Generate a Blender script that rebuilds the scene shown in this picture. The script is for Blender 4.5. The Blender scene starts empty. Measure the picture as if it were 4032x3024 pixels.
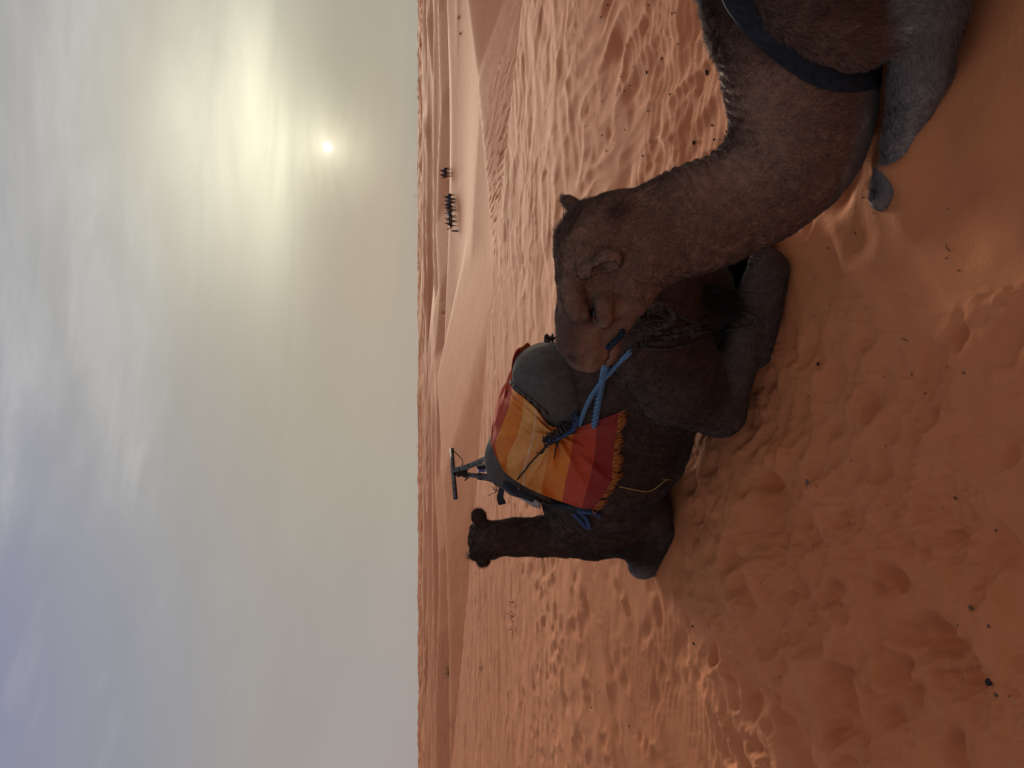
import bpy, math, random
import numpy as np
from mathutils import Vector, Matrix
from mathutils.bvhtree import BVHTree

rng = np.random.default_rng(7)
random.seed(7)
scene = bpy.context.scene
C = scene.collection

# ------------------------------------------------------------------ camera
CAMZ = 1.6
PITCH = math.radians(7.0)
FPX = 3028.0                       # focal length in photo pixels (4032 x 3024)
FW = np.array([0, math.cos(PITCH), -math.sin(PITCH)])
UP = np.array([0, math.sin(PITCH), math.cos(PITCH)])
RT = np.array([1.0, 0, 0])
CAM = np.array([0, 0, CAMZ])
cam_d = bpy.data.cameras.new('camera')
cam = bpy.data.objects.new('camera', cam_d)
C.objects.link(cam)
cam_d.sensor_width = 36.0
cam_d.lens = 36.0 * FPX / 4032.0
cam_d.clip_start = 0.05
cam_d.clip_end = 20000.0
# the phone was held sideways: picture-left is up, picture-top is right
cam.matrix_world = Matrix((( -UP[0], RT[0], -FW[0], CAM[0]),
                           ( -UP[1], RT[1], -FW[1], CAM[1]),
                           ( -UP[2], RT[2], -FW[2], CAM[2]),
                           (0, 0, 0, 1)))
scene.camera = cam

def ray(x, y):
    """direction through photo pixel (x, y)"""
    return FW + ((3024 - y) - 1512) / FPX * RT - (x - 2016) / FPX * UP

# ------------------------------------------------------------------ light
sd = ray(1290, 580); sd = sd / np.linalg.norm(sd)
SUN_ELEV = math.asin(sd[2]); SUN_AZ = math.atan2(sd[0], sd[1])
sun_d = bpy.data.lights.new('sun', 'SUN')
sun_d.energy = 4.8
sun_d.angle = math.radians(26)
sun_d.color = (1.0, 0.86, 0.66)
sun = bpy.data.objects.new('sun', sun_d)
C.objects.link(sun)
sun.rotation_euler = Vector(sd).to_track_quat('Z', 'Y').to_euler()
sun.location = (20, 40, 20)

scene.view_settings.view_transform = 'Standard'
scene.view_settings.look = 'None'
scene.view_settings.gamma = 1.0
scene.view_settings.exposure = 0.0
scene.view_settings.use_curve_mapping = False
scene.cycles.use_denoising = True
scene.cycles.max_bounces = 6
scene.cycles.diffuse_bounces = 3
scene.cycles.volume_bounces = 0


def srgb(r, g, b):
    def f(c):
        c /= 255.0
        return c / 12.92 if c <= 0.04045 else ((c + 0.055) / 1.055) ** 2.4
    return (f(r), f(g), f(b), 1.0)


class NT:
    """tiny helper for node trees"""
    def __init__(s, tree):
        s.t = tree; s.n = tree.nodes; s.l = tree.links
    def new(s, typ, **kw):
        n = s.n.new(typ)
        for k, v in kw.items():
            setattr(n, k, v)
        return n
    def put(s, sock, v):
        if v is None:
            return
        if isinstance(v, bpy.types.NodeSocket):
            s.l.new(v, sock)
        else:
            sock.default_value = v
    def m(s, op, a, b=None, c=None, clamp=False):
        n = s.new('ShaderNodeMath', operation=op, use_clamp=clamp)
        s.put(n.inputs[0], a); s.put(n.inputs[1], b); s.put(n.inputs[2], c)
        return n.outputs[0]
    def v(s, op, a, b=None):
        n = s.new('ShaderNodeVectorMath', operation=op)
        s.put(n.inputs[0], a); s.put(n.inputs[1], b)
        return n.outputs['Value'] if op in ('DOT_PRODUCT', 'LENGTH', 'DISTANCE') else n.outputs[0]
    def mix(s, f, a, b, mode='MIX'):
        n = s.new('ShaderNodeMix', data_type='RGBA', blend_type=mode)
        s.put(n.inputs[0], f); s.put(n.inputs[6], a); s.put(n.inputs[7], b)
        return n.outputs[2]
    def smooth(s, v, lo, hi, a=0.0, b=1.0):
        n = s.new('ShaderNodeMapRange', interpolation_type='SMOOTHSTEP')
        s.put(n.inputs[0], v); s.put(n.inputs[1], lo); s.put(n.inputs[2], hi)
        s.put(n.inputs[3], a); s.put(n.inputs[4], b)
        return n.outputs[0]
    def noise(s, vec, scale, detail=3.0, rough=0.5, dist=0.0, dim='3D'):
        n = s.new('ShaderNodeTexNoise', noise_dimensions=dim)
        s.put(n.inputs['Vector'], vec)
        n.inputs['Scale'].default_value = scale
        n.inputs['Detail'].default_value = detail
        n.inputs['Roughness'].default_value = rough
        n.inputs['Distortion'].default_value = dist
        return n.outputs['Fac']
    def ramp(s, f, stops, interp='LINEAR'):
        n = s.new('ShaderNodeValToRGB')
        cr = n.color_ramp; cr.interpolation = interp
        while len(cr.elements) < len(stops):
            cr.elements.new(0.5)
        for e, (p, c) in zip(cr.elements, stops):
            e.position = p; e.color = c
        s.put(n.inputs[0], f)
        return n.outputs[0]
    def attr(s, name):
        n = s.new('ShaderNodeAttribute', attribute_name=name)
        return n

# ------------------------------------------------------------------ world: hazy evening sky with thin cloud
world = bpy.data.worlds.new('World')
scene.world = world
world.use_nodes = True
w = NT(world.node_tree)
w.n.clear()
out = w.new('ShaderNodeOutputWorld')
bg = w.new('ShaderNodeBackground')
w.l.new(bg.outputs[0], out.inputs[0])
bg.inputs[1].default_value = 0.1
sky = w.new('ShaderNodeTexSky', sky_type='NISHITA')
sky.sun_disc = False
sky.sun_elevation = SUN_ELEV
sky.sun_rotation = SUN_AZ
sky.air_density = 1.2
sky.dust_density = 5.0
sky.altitude = 700
tc = w.new('ShaderNodeTexCoord')
D = w.v('NORMALIZE', tc.outputs['Generated'])
sep = w.new('ShaderNodeSeparateXYZ'); w.l.new(D, sep.inputs[0])
dx, dy, dz = sep.outputs
elev = w.m('MULTIPLY', w.m('ARCSINE', dz), 180 / math.pi)
az = w.m('MULTIPLY', w.m('ARCTAN2', dx, dy), 180 / math.pi)
saz, sel = math.degrees(SUN_AZ), math.degrees(SUN_ELEV)
csun = w.v('DOT_PRODUCT', D, tuple(sd))
dsun = w.m('MULTIPLY', w.m('ARCCOSINE', w.m('MINIMUM', csun, 0.999999)), 180 / math.pi)
cool = w.ramp(w.m('DIVIDE', elev, 90.0), [(0.0, srgb(165, 156, 151)), (0.12, srgb(160, 155, 152)), (0.20, srgb(148, 149, 158)),
                                          (0.29, srgb(137, 140, 163)), (0.5, srgb(142, 144, 156)), (1.0, srgb(146, 146, 149))])
warm = w.ramp(w.m('DIVIDE', elev, 90.0), [(0.0, srgb(168, 164, 150)), (0.07, srgb(166, 163, 148)), (0.2, srgb(174, 171, 161)),
                                          (0.31, srgb(164, 164, 160)), (0.5, srgb(152, 152, 153)), (1.0, srgb(146, 146, 149))])
base = w.mix(w.smooth(dsun, 44.0, 8.0), cool, warm)
# tan haze bank along the horizon, left of the sun
hz = w.m('MULTIPLY', w.smooth(elev, 20.0, 3.0), w.smooth(w.m('ABSOLUTE', w.m('SUBTRACT', az, saz - 14.0)), 22.0, 2.0))
base = w.mix(w.m('MULTIPLY', hz, 0.65), base, srgb(176, 163, 147))
# streaks of veil cloud, long in azimuth and thin in elevation
cmb = w.new('ShaderNodeCombineXYZ')
w.l.new(w.m('MULTIPLY', az, 0.030), cmb.inputs[0])
w.l.new(w.m('ADD', w.m('MULTIPLY', elev, 0.16), w.m('MULTIPLY', az, 0.012)), cmb.inputs[1])
st = w.noise(cmb.outputs[0], 1.6, 5.0, 0.55, 0.9)
# a bank of soft cirrus with a level lower edge, wisps above and below it
cm2 = w.new('ShaderNodeCombineXYZ')
w.l.new(w.m('DIVIDE', az, 26.0), cm2.inputs[0])
w.l.new(w.m('ADD', w.m('DIVIDE', elev, 6.0), w.m('DIVIDE', az, 60.0)), cm2.inputs[1])
ci = w.noise(cm2.outputs[0], 0.85, 6.0, 0.52, 0.35)
ci2 = w.noise(cm2.outputs[0], 2.2, 7.0, 0.56, 0.35)
edge = w.m('ADD', elev, w.m('MULTIPLY', w.m('SUBTRACT', ci2, 0.5), 4.0))
bank = w.m('MULTIPLY', w.smooth(edge, 16.2, 19.6), w.smooth(w.m('ADD', az, w.m('MULTIPLY', w.m('SUBTRACT', ci, 0.5), 40.0)), -17.0, 3.0))
wisp = w.m('MULTIPLY', w.smooth(ci2, 0.52, 0.80), w.smooth(elev, 9.0, 15.0))
cmask = w.m('ADD', w.m('MULTIPLY', bank, w.m('ADD', 0.25, w.m('MULTIPLY', w.smooth(ci2, 0.3, 0.7), 0.75))), w.m('MULTIPLY', wisp, 0.40), clamp=True)
base = w.mix(w.m('MULTIPLY', cmask, 0.42), base, srgb(205, 203, 200))
# glow: veil cloud lit above the sun, aureole, the sun itself seen through the haze
gv = w.m('DIVIDE', w.m('SUBTRACT', elev, sel + 4.8), w.m('ADD', 3.2, w.m('MULTIPLY', w.smooth(elev, sel + 4, sel + 10), 3.4)))
ga = w.m('DIVIDE', w.m('SUBTRACT', az, saz + 0.5), 9.0)
g1 = w.m('EXPONENT', w.m('MULTIPLY', w.m('ADD', w.m('MULTIPLY', gv, gv), w.m('MULTIPLY', ga, ga)), -1.0))
g1 = w.m('MULTIPLY', g1, w.m('ADD', 0.55, w.m('MULTIPLY', st, 0.9)))
g2 = w.m('EXPONENT', w.m('MULTIPLY', w.m('POWER', w.m('DIVIDE', dsun, 3.2), 2.0), -1.0))
g3 = w.m('EXPONENT', w.m('MULTIPLY', w.m('POWER', w.m('DIVIDE', dsun, 0.22), 2.0), -1.0))
g4 = w.m('EXPONENT', w.m('MULTIPLY', w.m('DIVIDE', dsun, 1.15), -1.0))
g2 = w.m('MULTIPLY', g2, w.smooth(st, 0.30, 0.62, 0.25, 1.0))

def scl(col, f):
    n = w.new('ShaderNodeVectorMath', operation='SCALE')
    n.inputs[0].default_value = col
    w.l.new(f, n.inputs['Scale'])
    return n.outputs[0]

col = w.v('ADD', base, scl((0.54, 0.525, 0.38), g1))
col = w.v('ADD', col, scl((0.20, 0.195, 0.14), g2))
col = w.v('ADD', col, scl((2.0, 1.9, 1.5), g3))
col = w.v('ADD', col, scl((0.62, 0.58, 0.42), g4))
streak = w.m('ADD', 0.93, w.m('MULTIPLY', st, 0.14))
n_ = w.new('ShaderNodeVectorMath', operation='SCALE'); w.l.new(col, n_.inputs[0]); w.l.new(streak, n_.inputs['Scale'])
n2 = w.new('ShaderNodeVectorMath', operation='SCALE'); w.l.new(n_.outputs[0], n2.inputs[0]); n2.inputs['Scale'].default_value = 10.0
w.l.new(w.mix(0.01, n2.outputs[0], sky.outputs[0]), bg.inputs[0])

# ------------------------------------------------------------------ helpers: maths
def P(x, y, Y):
    """photo pixel (x, y) at forward distance Y"""
    d = ray(x, y)
    return CAM + d * (Y / d[1])

def on_plane(x, y, p0, n):
    d = ray(x, y)
    return CAM + d * (np.dot(p0 - CAM, n) / np.dot(d, n))

def unit(v):
    v = np.asarray(v, float)
    return v / np.linalg.norm(v)

def sstep(a, b, x):
    t = np.clip((x - a) / (b - a), 0, 1)
    return t * t * (3 - 2 * t)

_perm = rng.integers(0, 1 << 30, 65536)
_grad = rng.normal(size=(65536, 2)); _grad /= np.linalg.norm(_grad, axis=1)[:, None]
def _h(i, j):
    return (_perm[(i & 0xffff)] + j * 7919) & 0xffff
def noise2(x, y):
    xi = np.floor(x).astype(np.int64); yi = np.floor(y).astype(np.int64)
    fx = x - xi; fy = y - yi
    u = fx * fx * fx * (fx * (fx * 6 - 15) + 10); v = fy * fy * fy * (fy * (fy * 6 - 15) + 10)
    def g(i, j, a, b):
        gr = _grad[_h(i, j)]
        return gr[..., 0] * a + gr[..., 1] * b
    n00 = g(xi, yi, fx, fy); n10 = g(xi + 1, yi, fx - 1, fy)
    n01 = g(xi, yi + 1, fx, fy - 1); n11 = g(xi + 1, yi + 1, fx - 1, fy - 1)
    return ((n00 * (1 - u) + n10 * u) * (1 - v) + (n01 * (1 - u) + n11 * u) * v) * 1.5
def fbm2(x, y, o=3):
    s = 0; a = 1.0
    for k in range(o):
        s = s + a * noise2(x * 2 ** k + 17.3 * k, y * 2 ** k - 9.1 * k); a *= 0.5
    return s
def noise3(p, sc):
    """cheap 3D noise from three 2D slices"""
    q = p * sc
    return (noise2(q[:, 0] + 3.1, q[:, 1] + q[:, 2] * 0.37) + noise2(q[:, 1] - 7.7, q[:, 2] + q[:, 0] * 0.41)
            + noise2(q[:, 2] + 11.9, q[:, 0] + q[:, 1] * 0.29)) / 1.8

# ------------------------------------------------------------------ helpers: objects
def new_mesh(name, verts, faces, smooth=True):
    me = bpy.data.meshes.new(name)
    verts = np.asarray(verts, np.float32)
    me.vertices.add(len(verts)); me.vertices.foreach_set('co', verts.ravel())
    if isinstance(faces, np.ndarray):
        k = faces.shape[1]; nf = len(faces)
        me.loops.add(nf * k); me.loops.foreach_set('vertex_index', faces.astype(np.int32).ravel())
        me.polygons.add(nf); me.polygons.foreach_set('loop_start', np.arange(0, nf * k, k, dtype=np.int32))
    else:
        fl = [i for f in faces for i in f]
        ls = np.cumsum([0] + [len(f) for f in faces])[:-1]
        me.loops.add(len(fl)); me.loops.foreach_set('vertex_index', np.array(fl, np.int32))
        me.polygons.add(len(faces)); me.polygons.foreach_set('loop_start', ls.astype(np.int32))
    me.update(calc_edges=True)
    me.polygons.foreach_set('use_smooth', np.full(len(me.polygons), smooth))
    me.validate()
    return me

def obj(name, me, mat=None, parent=None, label=None, cat=None, group=None, kind=None, loc=None):
    o = bpy.data.objects.new(name, me)
    C.objects.link(o)
    if mat is not None and me is not None:
        me.materials.clear(); me.materials.append(mat)
    if parent is not None:
        o.parent = parent
        o.matrix_parent_inverse = Matrix.Translation(parent.location).inverted()
    if loc is not None:
        o.location = loc
    if label: o['label'] = label
    if cat: o['category'] = cat
    if group: o['group'] = group
    if kind: o['kind'] = kind
    return o

def empty(name, loc, **kw):
    return obj(name, None, loc=tuple(float(c) for c in loc), **kw)

def add_attr(me, name, data, typ='FLOAT'):
    a = me.attributes.new(name, typ, 'POINT')
    a.data.foreach_set('vector' if typ == 'FLOAT_VECTOR' else 'value', np.asarray(data, np.float32).ravel())

class MB:
    """collects shapes into one mesh"""
    def __init__(s):
        s.v = []; s.f = []; s.n = 0
    def add(s, V, F):
        V = np.asarray(V, float)
        s.v.append(V); s.f += [tuple(int(i) + s.n for i in f) for f in F]; s.n += len(V)
        return s
    def tube(s, pts, r, seg=8, caps=True, flat=None):
        """swept tube; r number or list; flat = (width ratio) along a fixed normal -> band"""
        pts = np.asarray(pts, float); n = len(pts)
        r = np.broadcast_to(np.asarray(r, float), (n,))
        T = np.gradient(pts, axis=0); T /= np.linalg.norm(T, axis=1)[:, None] + 1e-12
        a = np.array([0, 0, 1.0]) if abs(T[0][2]) < 0.9 else np.array([1.0, 0, 0])
        Nn = np.cross(T[0], a); Nn /= np.linalg.norm(Nn)
        V = []
        for i in range(n):
            Nn = Nn - T[i] * np.dot(Nn, T[i]); Nn /= np.linalg.norm(Nn) + 1e-12
            B = np.cross(T[i], Nn)
            ang = np.arange(seg) * 2 * math.pi / seg
            V.append(pts[i] + r[i] * (np.cos(ang)[:, None] * Nn + np.sin(ang)[:, None] * B))
        V = np.concatenate(V)
        F = []
        for i in range(n - 1):
            for j in range(seg):
                k = (j + 1) % seg
                F.append((i * seg + j, i * seg + k, (i + 1) * seg + k, (i + 1) * seg + j))
        if caps:
            F.append(tuple(range(seg))[::-1]); F.append(tuple((n - 1) * seg + j for j in range(seg)))
        return s.add(V, F)
    def band(s, pts, nrm, w, th):
        """flat strap along pts; nrm = outward normals; w = width, th = thickness"""
        pts = np.asarray(pts, float); nrm = np.asarray(nrm, float); n = len(pts)
        w = np.broadcast_to(np.asarray(w, float), (n,))
        T = np.gradient(pts, axis=0); T /= np.linalg.norm(T, axis=1)[:, None] + 1e-12
        V = []
        for i in range(n):
            N = nrm[i] - T[i] * np.dot(nrm[i], T[i]); N /= np.linalg.norm(N) + 1e-12
            B = np.cross(T[i], N)
            for a, b in ((-1, 0), (-0.9, 1), (0.9, 1), (1, 0), (0.9, -1), (-0.9, -1)):
                V.append(pts[i] + B * a * w[i] / 2 + N * b * th / 2)
        F = []
        for i in range(n - 1):
            for j in range(6):
                k = (j + 1) % 6
                F.append((i * 6 + j, i * 6 + k, (i + 1) * 6 + k, (i + 1) * 6 + j))
        F.append(tuple(range(6))[::-1]); F.append(tuple((n - 1) * 6 + j for j in range(6)))
        return s.add(V, F)
    def blob(s, c, r, seg=10, rings=7, axes=None):
        c = np.asarray(c, float); r = np.broadcast_to(np.asarray(r, float), (3,))
        A = np.eye(3) if axes is None else np.asarray(axes, float)
        V = [c + A[2] * r[2]]
        for i in range(1, rings):
            ph = math.pi * i / rings
            for j in range(seg):
                th = 2 * math.pi * j / seg
                V.append(c + A[0] * r[0] * math.sin(ph) * math.cos(th) + A[1] * r[1] * math.sin(ph) * math.sin(th) + A[2] * r[2] * math.cos(ph))
        V.append(c - A[2] * r[2])
        F = [(0, 1 + j, 1 + (j + 1) % seg) for j in range(seg)]
        for i in range(rings - 2):
            for j in range(seg):
                k = (j + 1) % seg
                F.append((1 + i * seg + j, 1 + (i + 1) * seg + j, 1 + (i + 1) * seg + k, 1 + i * seg + k))
        b = 1 + (rings - 2) * seg; e = len(V) - 1
        F += [(b + j, e, b + (j + 1) % seg) for j in range(seg)]
        return s.add(V, F)
    def mesh(s, name='mesh', smooth=True):
        return new_mesh(name, np.concatenate(s.v), s.f, smooth)

def spline(pts, n):
    """Catmull-Rom through pts, n samples"""
    pts = np.asarray(pts, float)
    q = np.vstack([2 * pts[0] - pts[1], pts, 2 * pts[-1] - pts[-2]])
    t = np.linspace(0, len(pts) - 1 - 1e-9, n); i = t.astype(int); f = (t - i)[:, None]
    p0, p1, p2, p3 = q[i], q[i + 1], q[i + 2], q[i + 3]
    return 0.5 * (2 * p1 + (p2 - p0) * f + (2 * p0 - 5 * p1 + 4 * p2 - p3) * f ** 2 + (3 * p1 - p0 - 3 * p2 + p3) * f ** 3)

# ------------------------------------------------------------------ signed distance modelling
class Field:
    def __init__(s, lo, hi, h):
        s.lo = np.asarray(lo, float); s.h = h
        s.n = np.ceil((np.asarray(hi) - s.lo) / h).astype(int) + 1
        s.a = np.full(tuple(s.n), 0.5, np.float32)
    def _sub(s, lo, hi):
        i0 = np.clip(np.floor((lo - s.lo) / s.h).astype(int), 0, s.n)
        i1 = np.clip(np.ceil((hi - s.lo) / s.h).astype(int) + 1, 0, s.n)
        if np.any(i1 <= i0):
            return None, None
        sl = tuple(slice(a, b) for a, b in zip(i0, i1))
        g = np.meshgrid(*[np.arange(a, b) * s.h + o for a, b, o in zip(i0, i1, s.lo)], indexing='ij')
        return sl, np.stack(g, -1).astype(np.float32)
    def _put(s, sl, d, k, op):
        a = s.a[sl]
        if op == 'sub':
            d = -d
            hh = np.clip(0.5 - 0.5 * (d - a) / k, 0, 1)
            s.a[sl] = d * (1 - hh) + a * hh + k * hh * (1 - hh)
        else:
            hh = np.clip(0.5 + 0.5 * (d - a) / k, 0, 1)
            s.a[sl] = d * (1 - hh) + a * hh - k * hh * (1 - hh)
    def chain(s, pts, rad, k=0.04, L=None, q=1.0, op='add'):
        """round cones through pts; section squeezed along L by q (q>1: thinner along L)"""
        pts = [np.asarray(p, float) for p in pts]
        if L is not None:
            L = unit(L)
        c0 = pts[0]
        for a, b, ra, rb in zip(pts[:-1], pts[1:], rad[:-1], rad[1:]):
            m = max(ra, rb) * max(1.0, 1.0 / q) + k + 2 * s.h
            sl, g = s._sub(np.minimum(a, b) - m, np.maximum(a, b) + m)
            if sl is None:
                continue
            pa = g - a.astype(np.float32); ba = (b - a)
            if L is not None:
                pa = pa + ((pa @ L.astype(np.float32)) * (q - 1))[..., None] * L.astype(np.float32)
                ba = ba + np.dot(ba, L) * (q - 1) * L
            t = np.clip((pa @ ba.astype(np.float32)) / max(np.dot(ba, ba), 1e-9), 0, 1)
            d = np.linalg.norm(pa - t[..., None] * ba.astype(np.float32), axis=-1) - (ra + t * (rb - ra))
            s._put(sl, d, k, op)
        return s
    def ell(s, c, r, axes=None, k=0.04, op='add'):
        c = np.asarray(c, float); r = np.asarray(r, float)
        A = np.eye(3) if axes is None else np.asarray(axes, float)
        m = r.max() + k + 2 * s.h
        sl, g = s._sub(c - m, c + m)
        if sl is None:
            return s
        p = (g - c.astype(np.float32)) @ A.T.astype(np.float32)
        k0 = np.linalg.norm(p / r.astype(np.float32), axis=-1); k1 = np.linalg.norm(p / (r * r).astype(np.float32), axis=-1) + 1e-6
        s._put(sl, k0 * (k0 - 1) / k1, k, op)
        return s
    def mesh(s):
        A = s.a; ins = A < 0
        c = np.zeros(tuple(np.array(A.shape) - 1), np.int8)
        for i in (0, 1):
            for j in (0, 1):
                for l in (0, 1):
                    c += ins[i:A.shape[0] - 1 + i, j:A.shape[1] - 1 + j, l:A.shape[2] - 1 + l]
        act = np.argwhere((c > 0) & (c < 8))
        idx = np.full(c.shape, -1, np.int32); idx[tuple(act.T)] = np.arange(len(act))
        corner = np.array([(i, j, l) for i in (0, 1) for j in (0, 1) for l in (0, 1)])
        val = np.stack([A[tuple((act + o).T)] for o in corner], 1)
        acc = np.zeros((len(act), 3)); cnt = np.zeros(len(act))
        for e0 in range(8):
            for e1 in range(e0 + 1, 8):
                if np.abs(corner[e0] - corner[e1]).sum() != 1:
                    continue
                v0, v1 = val[:, e0], val[:, e1]
                m = (v0 < 0) != (v1 < 0)
                t = np.where(m, v0 / np.where(m, v0 - v1, 1), 0)
                p = corner[e0] + t[:, None] * (corner[e1] - corner[e0])
                acc[m] += p[m]; cnt[m] += 1
        V = (act + acc / cnt[:, None]) * s.h + s.lo
        F = []
        for ax in range(3):
            o1, o2 = [(1, 2), (2, 0), (0, 1)][ax]
            sl0 = [slice(1, -1)] * 3; sl1 = [slice(1, -1)] * 3
            sl0[ax] = slice(0, -1); sl1[ax] = slice(1, None)
            m = ins[tuple(sl0)] != ins[tuple(sl1)]
            w_ = np.argwhere(m); base_ = w_ + 1; base_[:, ax] -= 1
            flip = ins[tuple(base_.T)]
            e1 = np.zeros(3, int); e1[o1] = 1; e2 = np.zeros(3, int); e2[o2] = 1
            qd = np.stack([idx[tuple((base_ - e1 - e2).T)], idx[tuple((base_ - e2).T)], idx[tuple(base_.T)], idx[tuple((base_ - e1).T)]], 1)
            qd[~flip] = qd[~flip][:, ::-1]
            F.append(qd)
        F = np.concatenate(F)
        F = F[(F >= 0).all(1)]
        return V, F

def vnormals(V, F):
    n = np.cross(V[F[:, 2]] - V[F[:, 0]], V[F[:, 3]] - V[F[:, 1]])
    N = np.zeros_like(V)
    for j in range(4):
        np.add.at(N, F[:, j], n)
    return N / (np.linalg.norm(N, axis=1)[:, None] + 1e-12)

def bvh_of(V, F):
    return BVHTree.FromPolygons([tuple(v) for v in V.tolist()], F.tolist())

def cast(bv, x, y):
    d = unit(ray(x, y))
    loc, nor, i, dist = bv.ray_cast(Vector(CAM), Vector(d))
    if loc is None:
        return None, None
    nor = np.array(nor)
    if np.dot(nor, d) > 0:
        nor = -nor
    return np.array(loc), nor


# ------------------------------------------------------------------ materials: sand
def mat_new(name):
    m = bpy.data.materials.new(name); m.use_nodes = True
    t = NT(m.node_tree)
    b = next(n for n in t.n if n.type == 'BSDF_PRINCIPLED')
    return m, t, b

m_sand, t, b = mat_new('sand')
geo = t.new('ShaderNodeNewGeometry')
pos = geo.outputs['Position']
n1 = t.noise(pos, 0.35, 4.0, 0.55)
n2 = t.noise(pos, 5.0, 5.0, 0.6)
n3 = t.noise(pos, 420.0, 2.0, 0.7)
n4 = t.noise(pos, 1.3, 4.0, 0.6, 0.6)
sc_ = t.mix(t.smooth(n1, 0.35, 0.65), (0.57, 0.190, 0.070, 1), (0.64, 0.236, 0.098, 1))
sc_ = t.mix(t.smooth(n4, 0.45, 0.75, 0.0, 0.55), sc_, (0.54, 0.158, 0.056, 1))
sc_ = t.mix(t.smooth(n2, 0.3, 0.8, 0.0, 0.25), sc_, (0.47, 0.15, 0.058, 1))
sc_ = t.mix(t.smooth(n3, 0.30, 0.75, 0.0, 0.30), sc_, (0.36, 0.115, 0.046, 1))
t.l.new(sc_, b.inputs['Base Color'])
b.inputs['Roughness'].default_value = 0.85
b.inputs['Specular IOR Level'].default_value = 0.25
cd_ = t.new('ShaderNodeCameraData')
bmp = t.new('ShaderNodeBump')
bmp.inputs['Strength'].default_value = 0.6
bmp.inputs['Distance'].default_value = 0.006
grain = t.m('ADD', t.m('MULTIPLY', n3, 0.5), t.m('MULTIPLY', t.noise(pos, 60.0, 4.0, 0.65), 1.2))
t.l.new(grain, bmp.inputs['Height'])
t.l.new(bmp.outputs[0], b.inputs['Normal'])

# ------------------------------------------------------------------ ground: dune plateau, valley, dune field
def poly_dist(X, Y, pts):
    best = np.full(X.shape, 1e9); zz = np.zeros(X.shape); sd_ = np.zeros(X.shape)
    for a, b_ in zip(pts[:-1], pts[1:]):
        ex, ey = b_[0] - a[0], b_[1] - a[1]
        t_ = np.clip(((X - a[0]) * ex + (Y - a[1]) * ey) / (ex * ex + ey * ey), 0, 1)
        qx, qy = X - a[0] - t_ * ex, Y - a[1] - t_ * ey
        d = np.hypot(qx, qy)
        m = d < best
        best = np.where(m, d, best); zz = np.where(m, a[2] + t_ * (b_[2] - a[2]), zz)
        sd_ = np.where(m, np.sign(ex * (Y - a[1]) - ey * (X - a[0])), sd_)
    return best, zz, sd_

def smax(a, b_, k):
    h_ = np.clip(0.5 + 0.5 * (a - b_) / k, 0, 1)
    return b_ * (1 - h_) + a * h_ + k * h_ * (1 - h_)

def plate(X, Y):
    s = np.clip((Y - 2.2) / 5.3, 0, 1)
    return 0.26 * (s * s * (3 - 2 * s)) * 0.9 - 0.075 * np.maximum(2.6 - Y, 0) * sstep(-8, 0, Y) + 0.0 * X

EDGE = np.array([(60, -60, 0), (24, -14, 0), (9.5, 4.6, 0), (4.95, 9.8, 0), (3.6, 11.6, 0), (2.65, 13.0, 0), (1.03, 14.7, 0), (-2.25, 17.6, 0),
                 (-5.3, 20.4, 0), (-15.4, 30.8, 0), (-60, 74, 0), (-160, 150, 0)], float)

def ridge(X, Y, pts, s_far, s_near, soft=0.6):
    d, z, sg = poly_dist(X, Y, pts)
    # left of the polyline direction (right -> left in view) is the near side when sg < 0
    sl = np.where(sg > 0, s_near, s_far)
    return z - sl * (np.sqrt(d * d + soft * soft) - soft)

def Pz(l):
    return np.array([P(*q) for q in l])

R1 = Pz([(1795, -700, 180), (1795, 0, 180), (1800, 300, 180), (1812, 600, 180), (1820, 900, 178), (1806, 1150, 180), (1790, 1250, 185),
         (1765, 1400, 190), (1752, 1600, 200)])
R1b = Pz([(1764, -700, 205), (1768, 0, 203), (1771, 350, 200), (1777, 690, 192), (1792, 800, 188), (1818, 930, 180)])
R2 = Pz([(1826, -500, 62), (1840, 0, 55), (1880, 300, 46), (1928, 780, 33), (1950, 1000, 27), (1975, 1250, 22)])
R3 = Pz([(1722, 1500, 150), (1745, 1900, 112), (1758, 2200, 102), (1766, 2500, 96), (1770, 2800, 92), (1774, 3300, 92)])
R4 = Pz([(1716, -300, 330), (1724, 100, 320), (1733, 420, 300), (1722, 640, 320), (1715, 900, 330), (1728, 1150, 300), (1708, 1400, 330)])
R5 = Pz([(1704, 1250, 360), (1716, 1600, 300), (1712, 1900, 300), (1728, 2200, 260), (1722, 2500, 250), (1712, 2800, 260), (1716, 3400, 260)])

def macro(X, Y):
    r = np.hypot(X, Y)
    d, _, sg = poly_dist(X, Y, EDGE)
    sgn = np.where(sg < 0, d, -d)            # > 0 beyond the edge
    z = plate(X, Y) - 0.55 * np.maximum(sgn, 0) - 0.02 * np.clip(sgn, -1, 0) * 0
    wx, wy = X + 40 * noise2(X / 190, Y / 170), Y + 30 * noise2(X / 150 + 5, Y / 160)
    n_a = 1 - np.abs(noise2(wx / 330, wy / 120)); n_b = 1 - np.abs(noise2(wx / 150 + 9, wy / 70 + 3))
    rg = 0.80 * n_a ** 2 + 0.20 * n_b ** 1.5
    lr = np.log(np.maximum(r, 1))
    mean = np.interp(r, [0, 60, 200, 500, 1200, 2500, 5000], [-13, -12, -13, -16, -20, -20, -34])
    amp = np.interp(r, [0, 60, 200, 500, 1200, 2500, 5000], [2.0, 3.0, 7, 10, 17, 24, 16])
    base_ = mean + amp * rg
    z2 = base_
    for R_, sf, sn, so in ((R5, .35, .22, 2), (R4, .4, .2, 2), (R3, .45, .22, 1), (R1b, .4, .16, 1.0), (R1, .4, .20, 1.0), (R2, .5, .34, .4)):
        z2 = smax(z2, ridge(X, Y, R_, sf, sn, so), 0.5)
    return smax(z, z2, 0.15)

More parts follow.
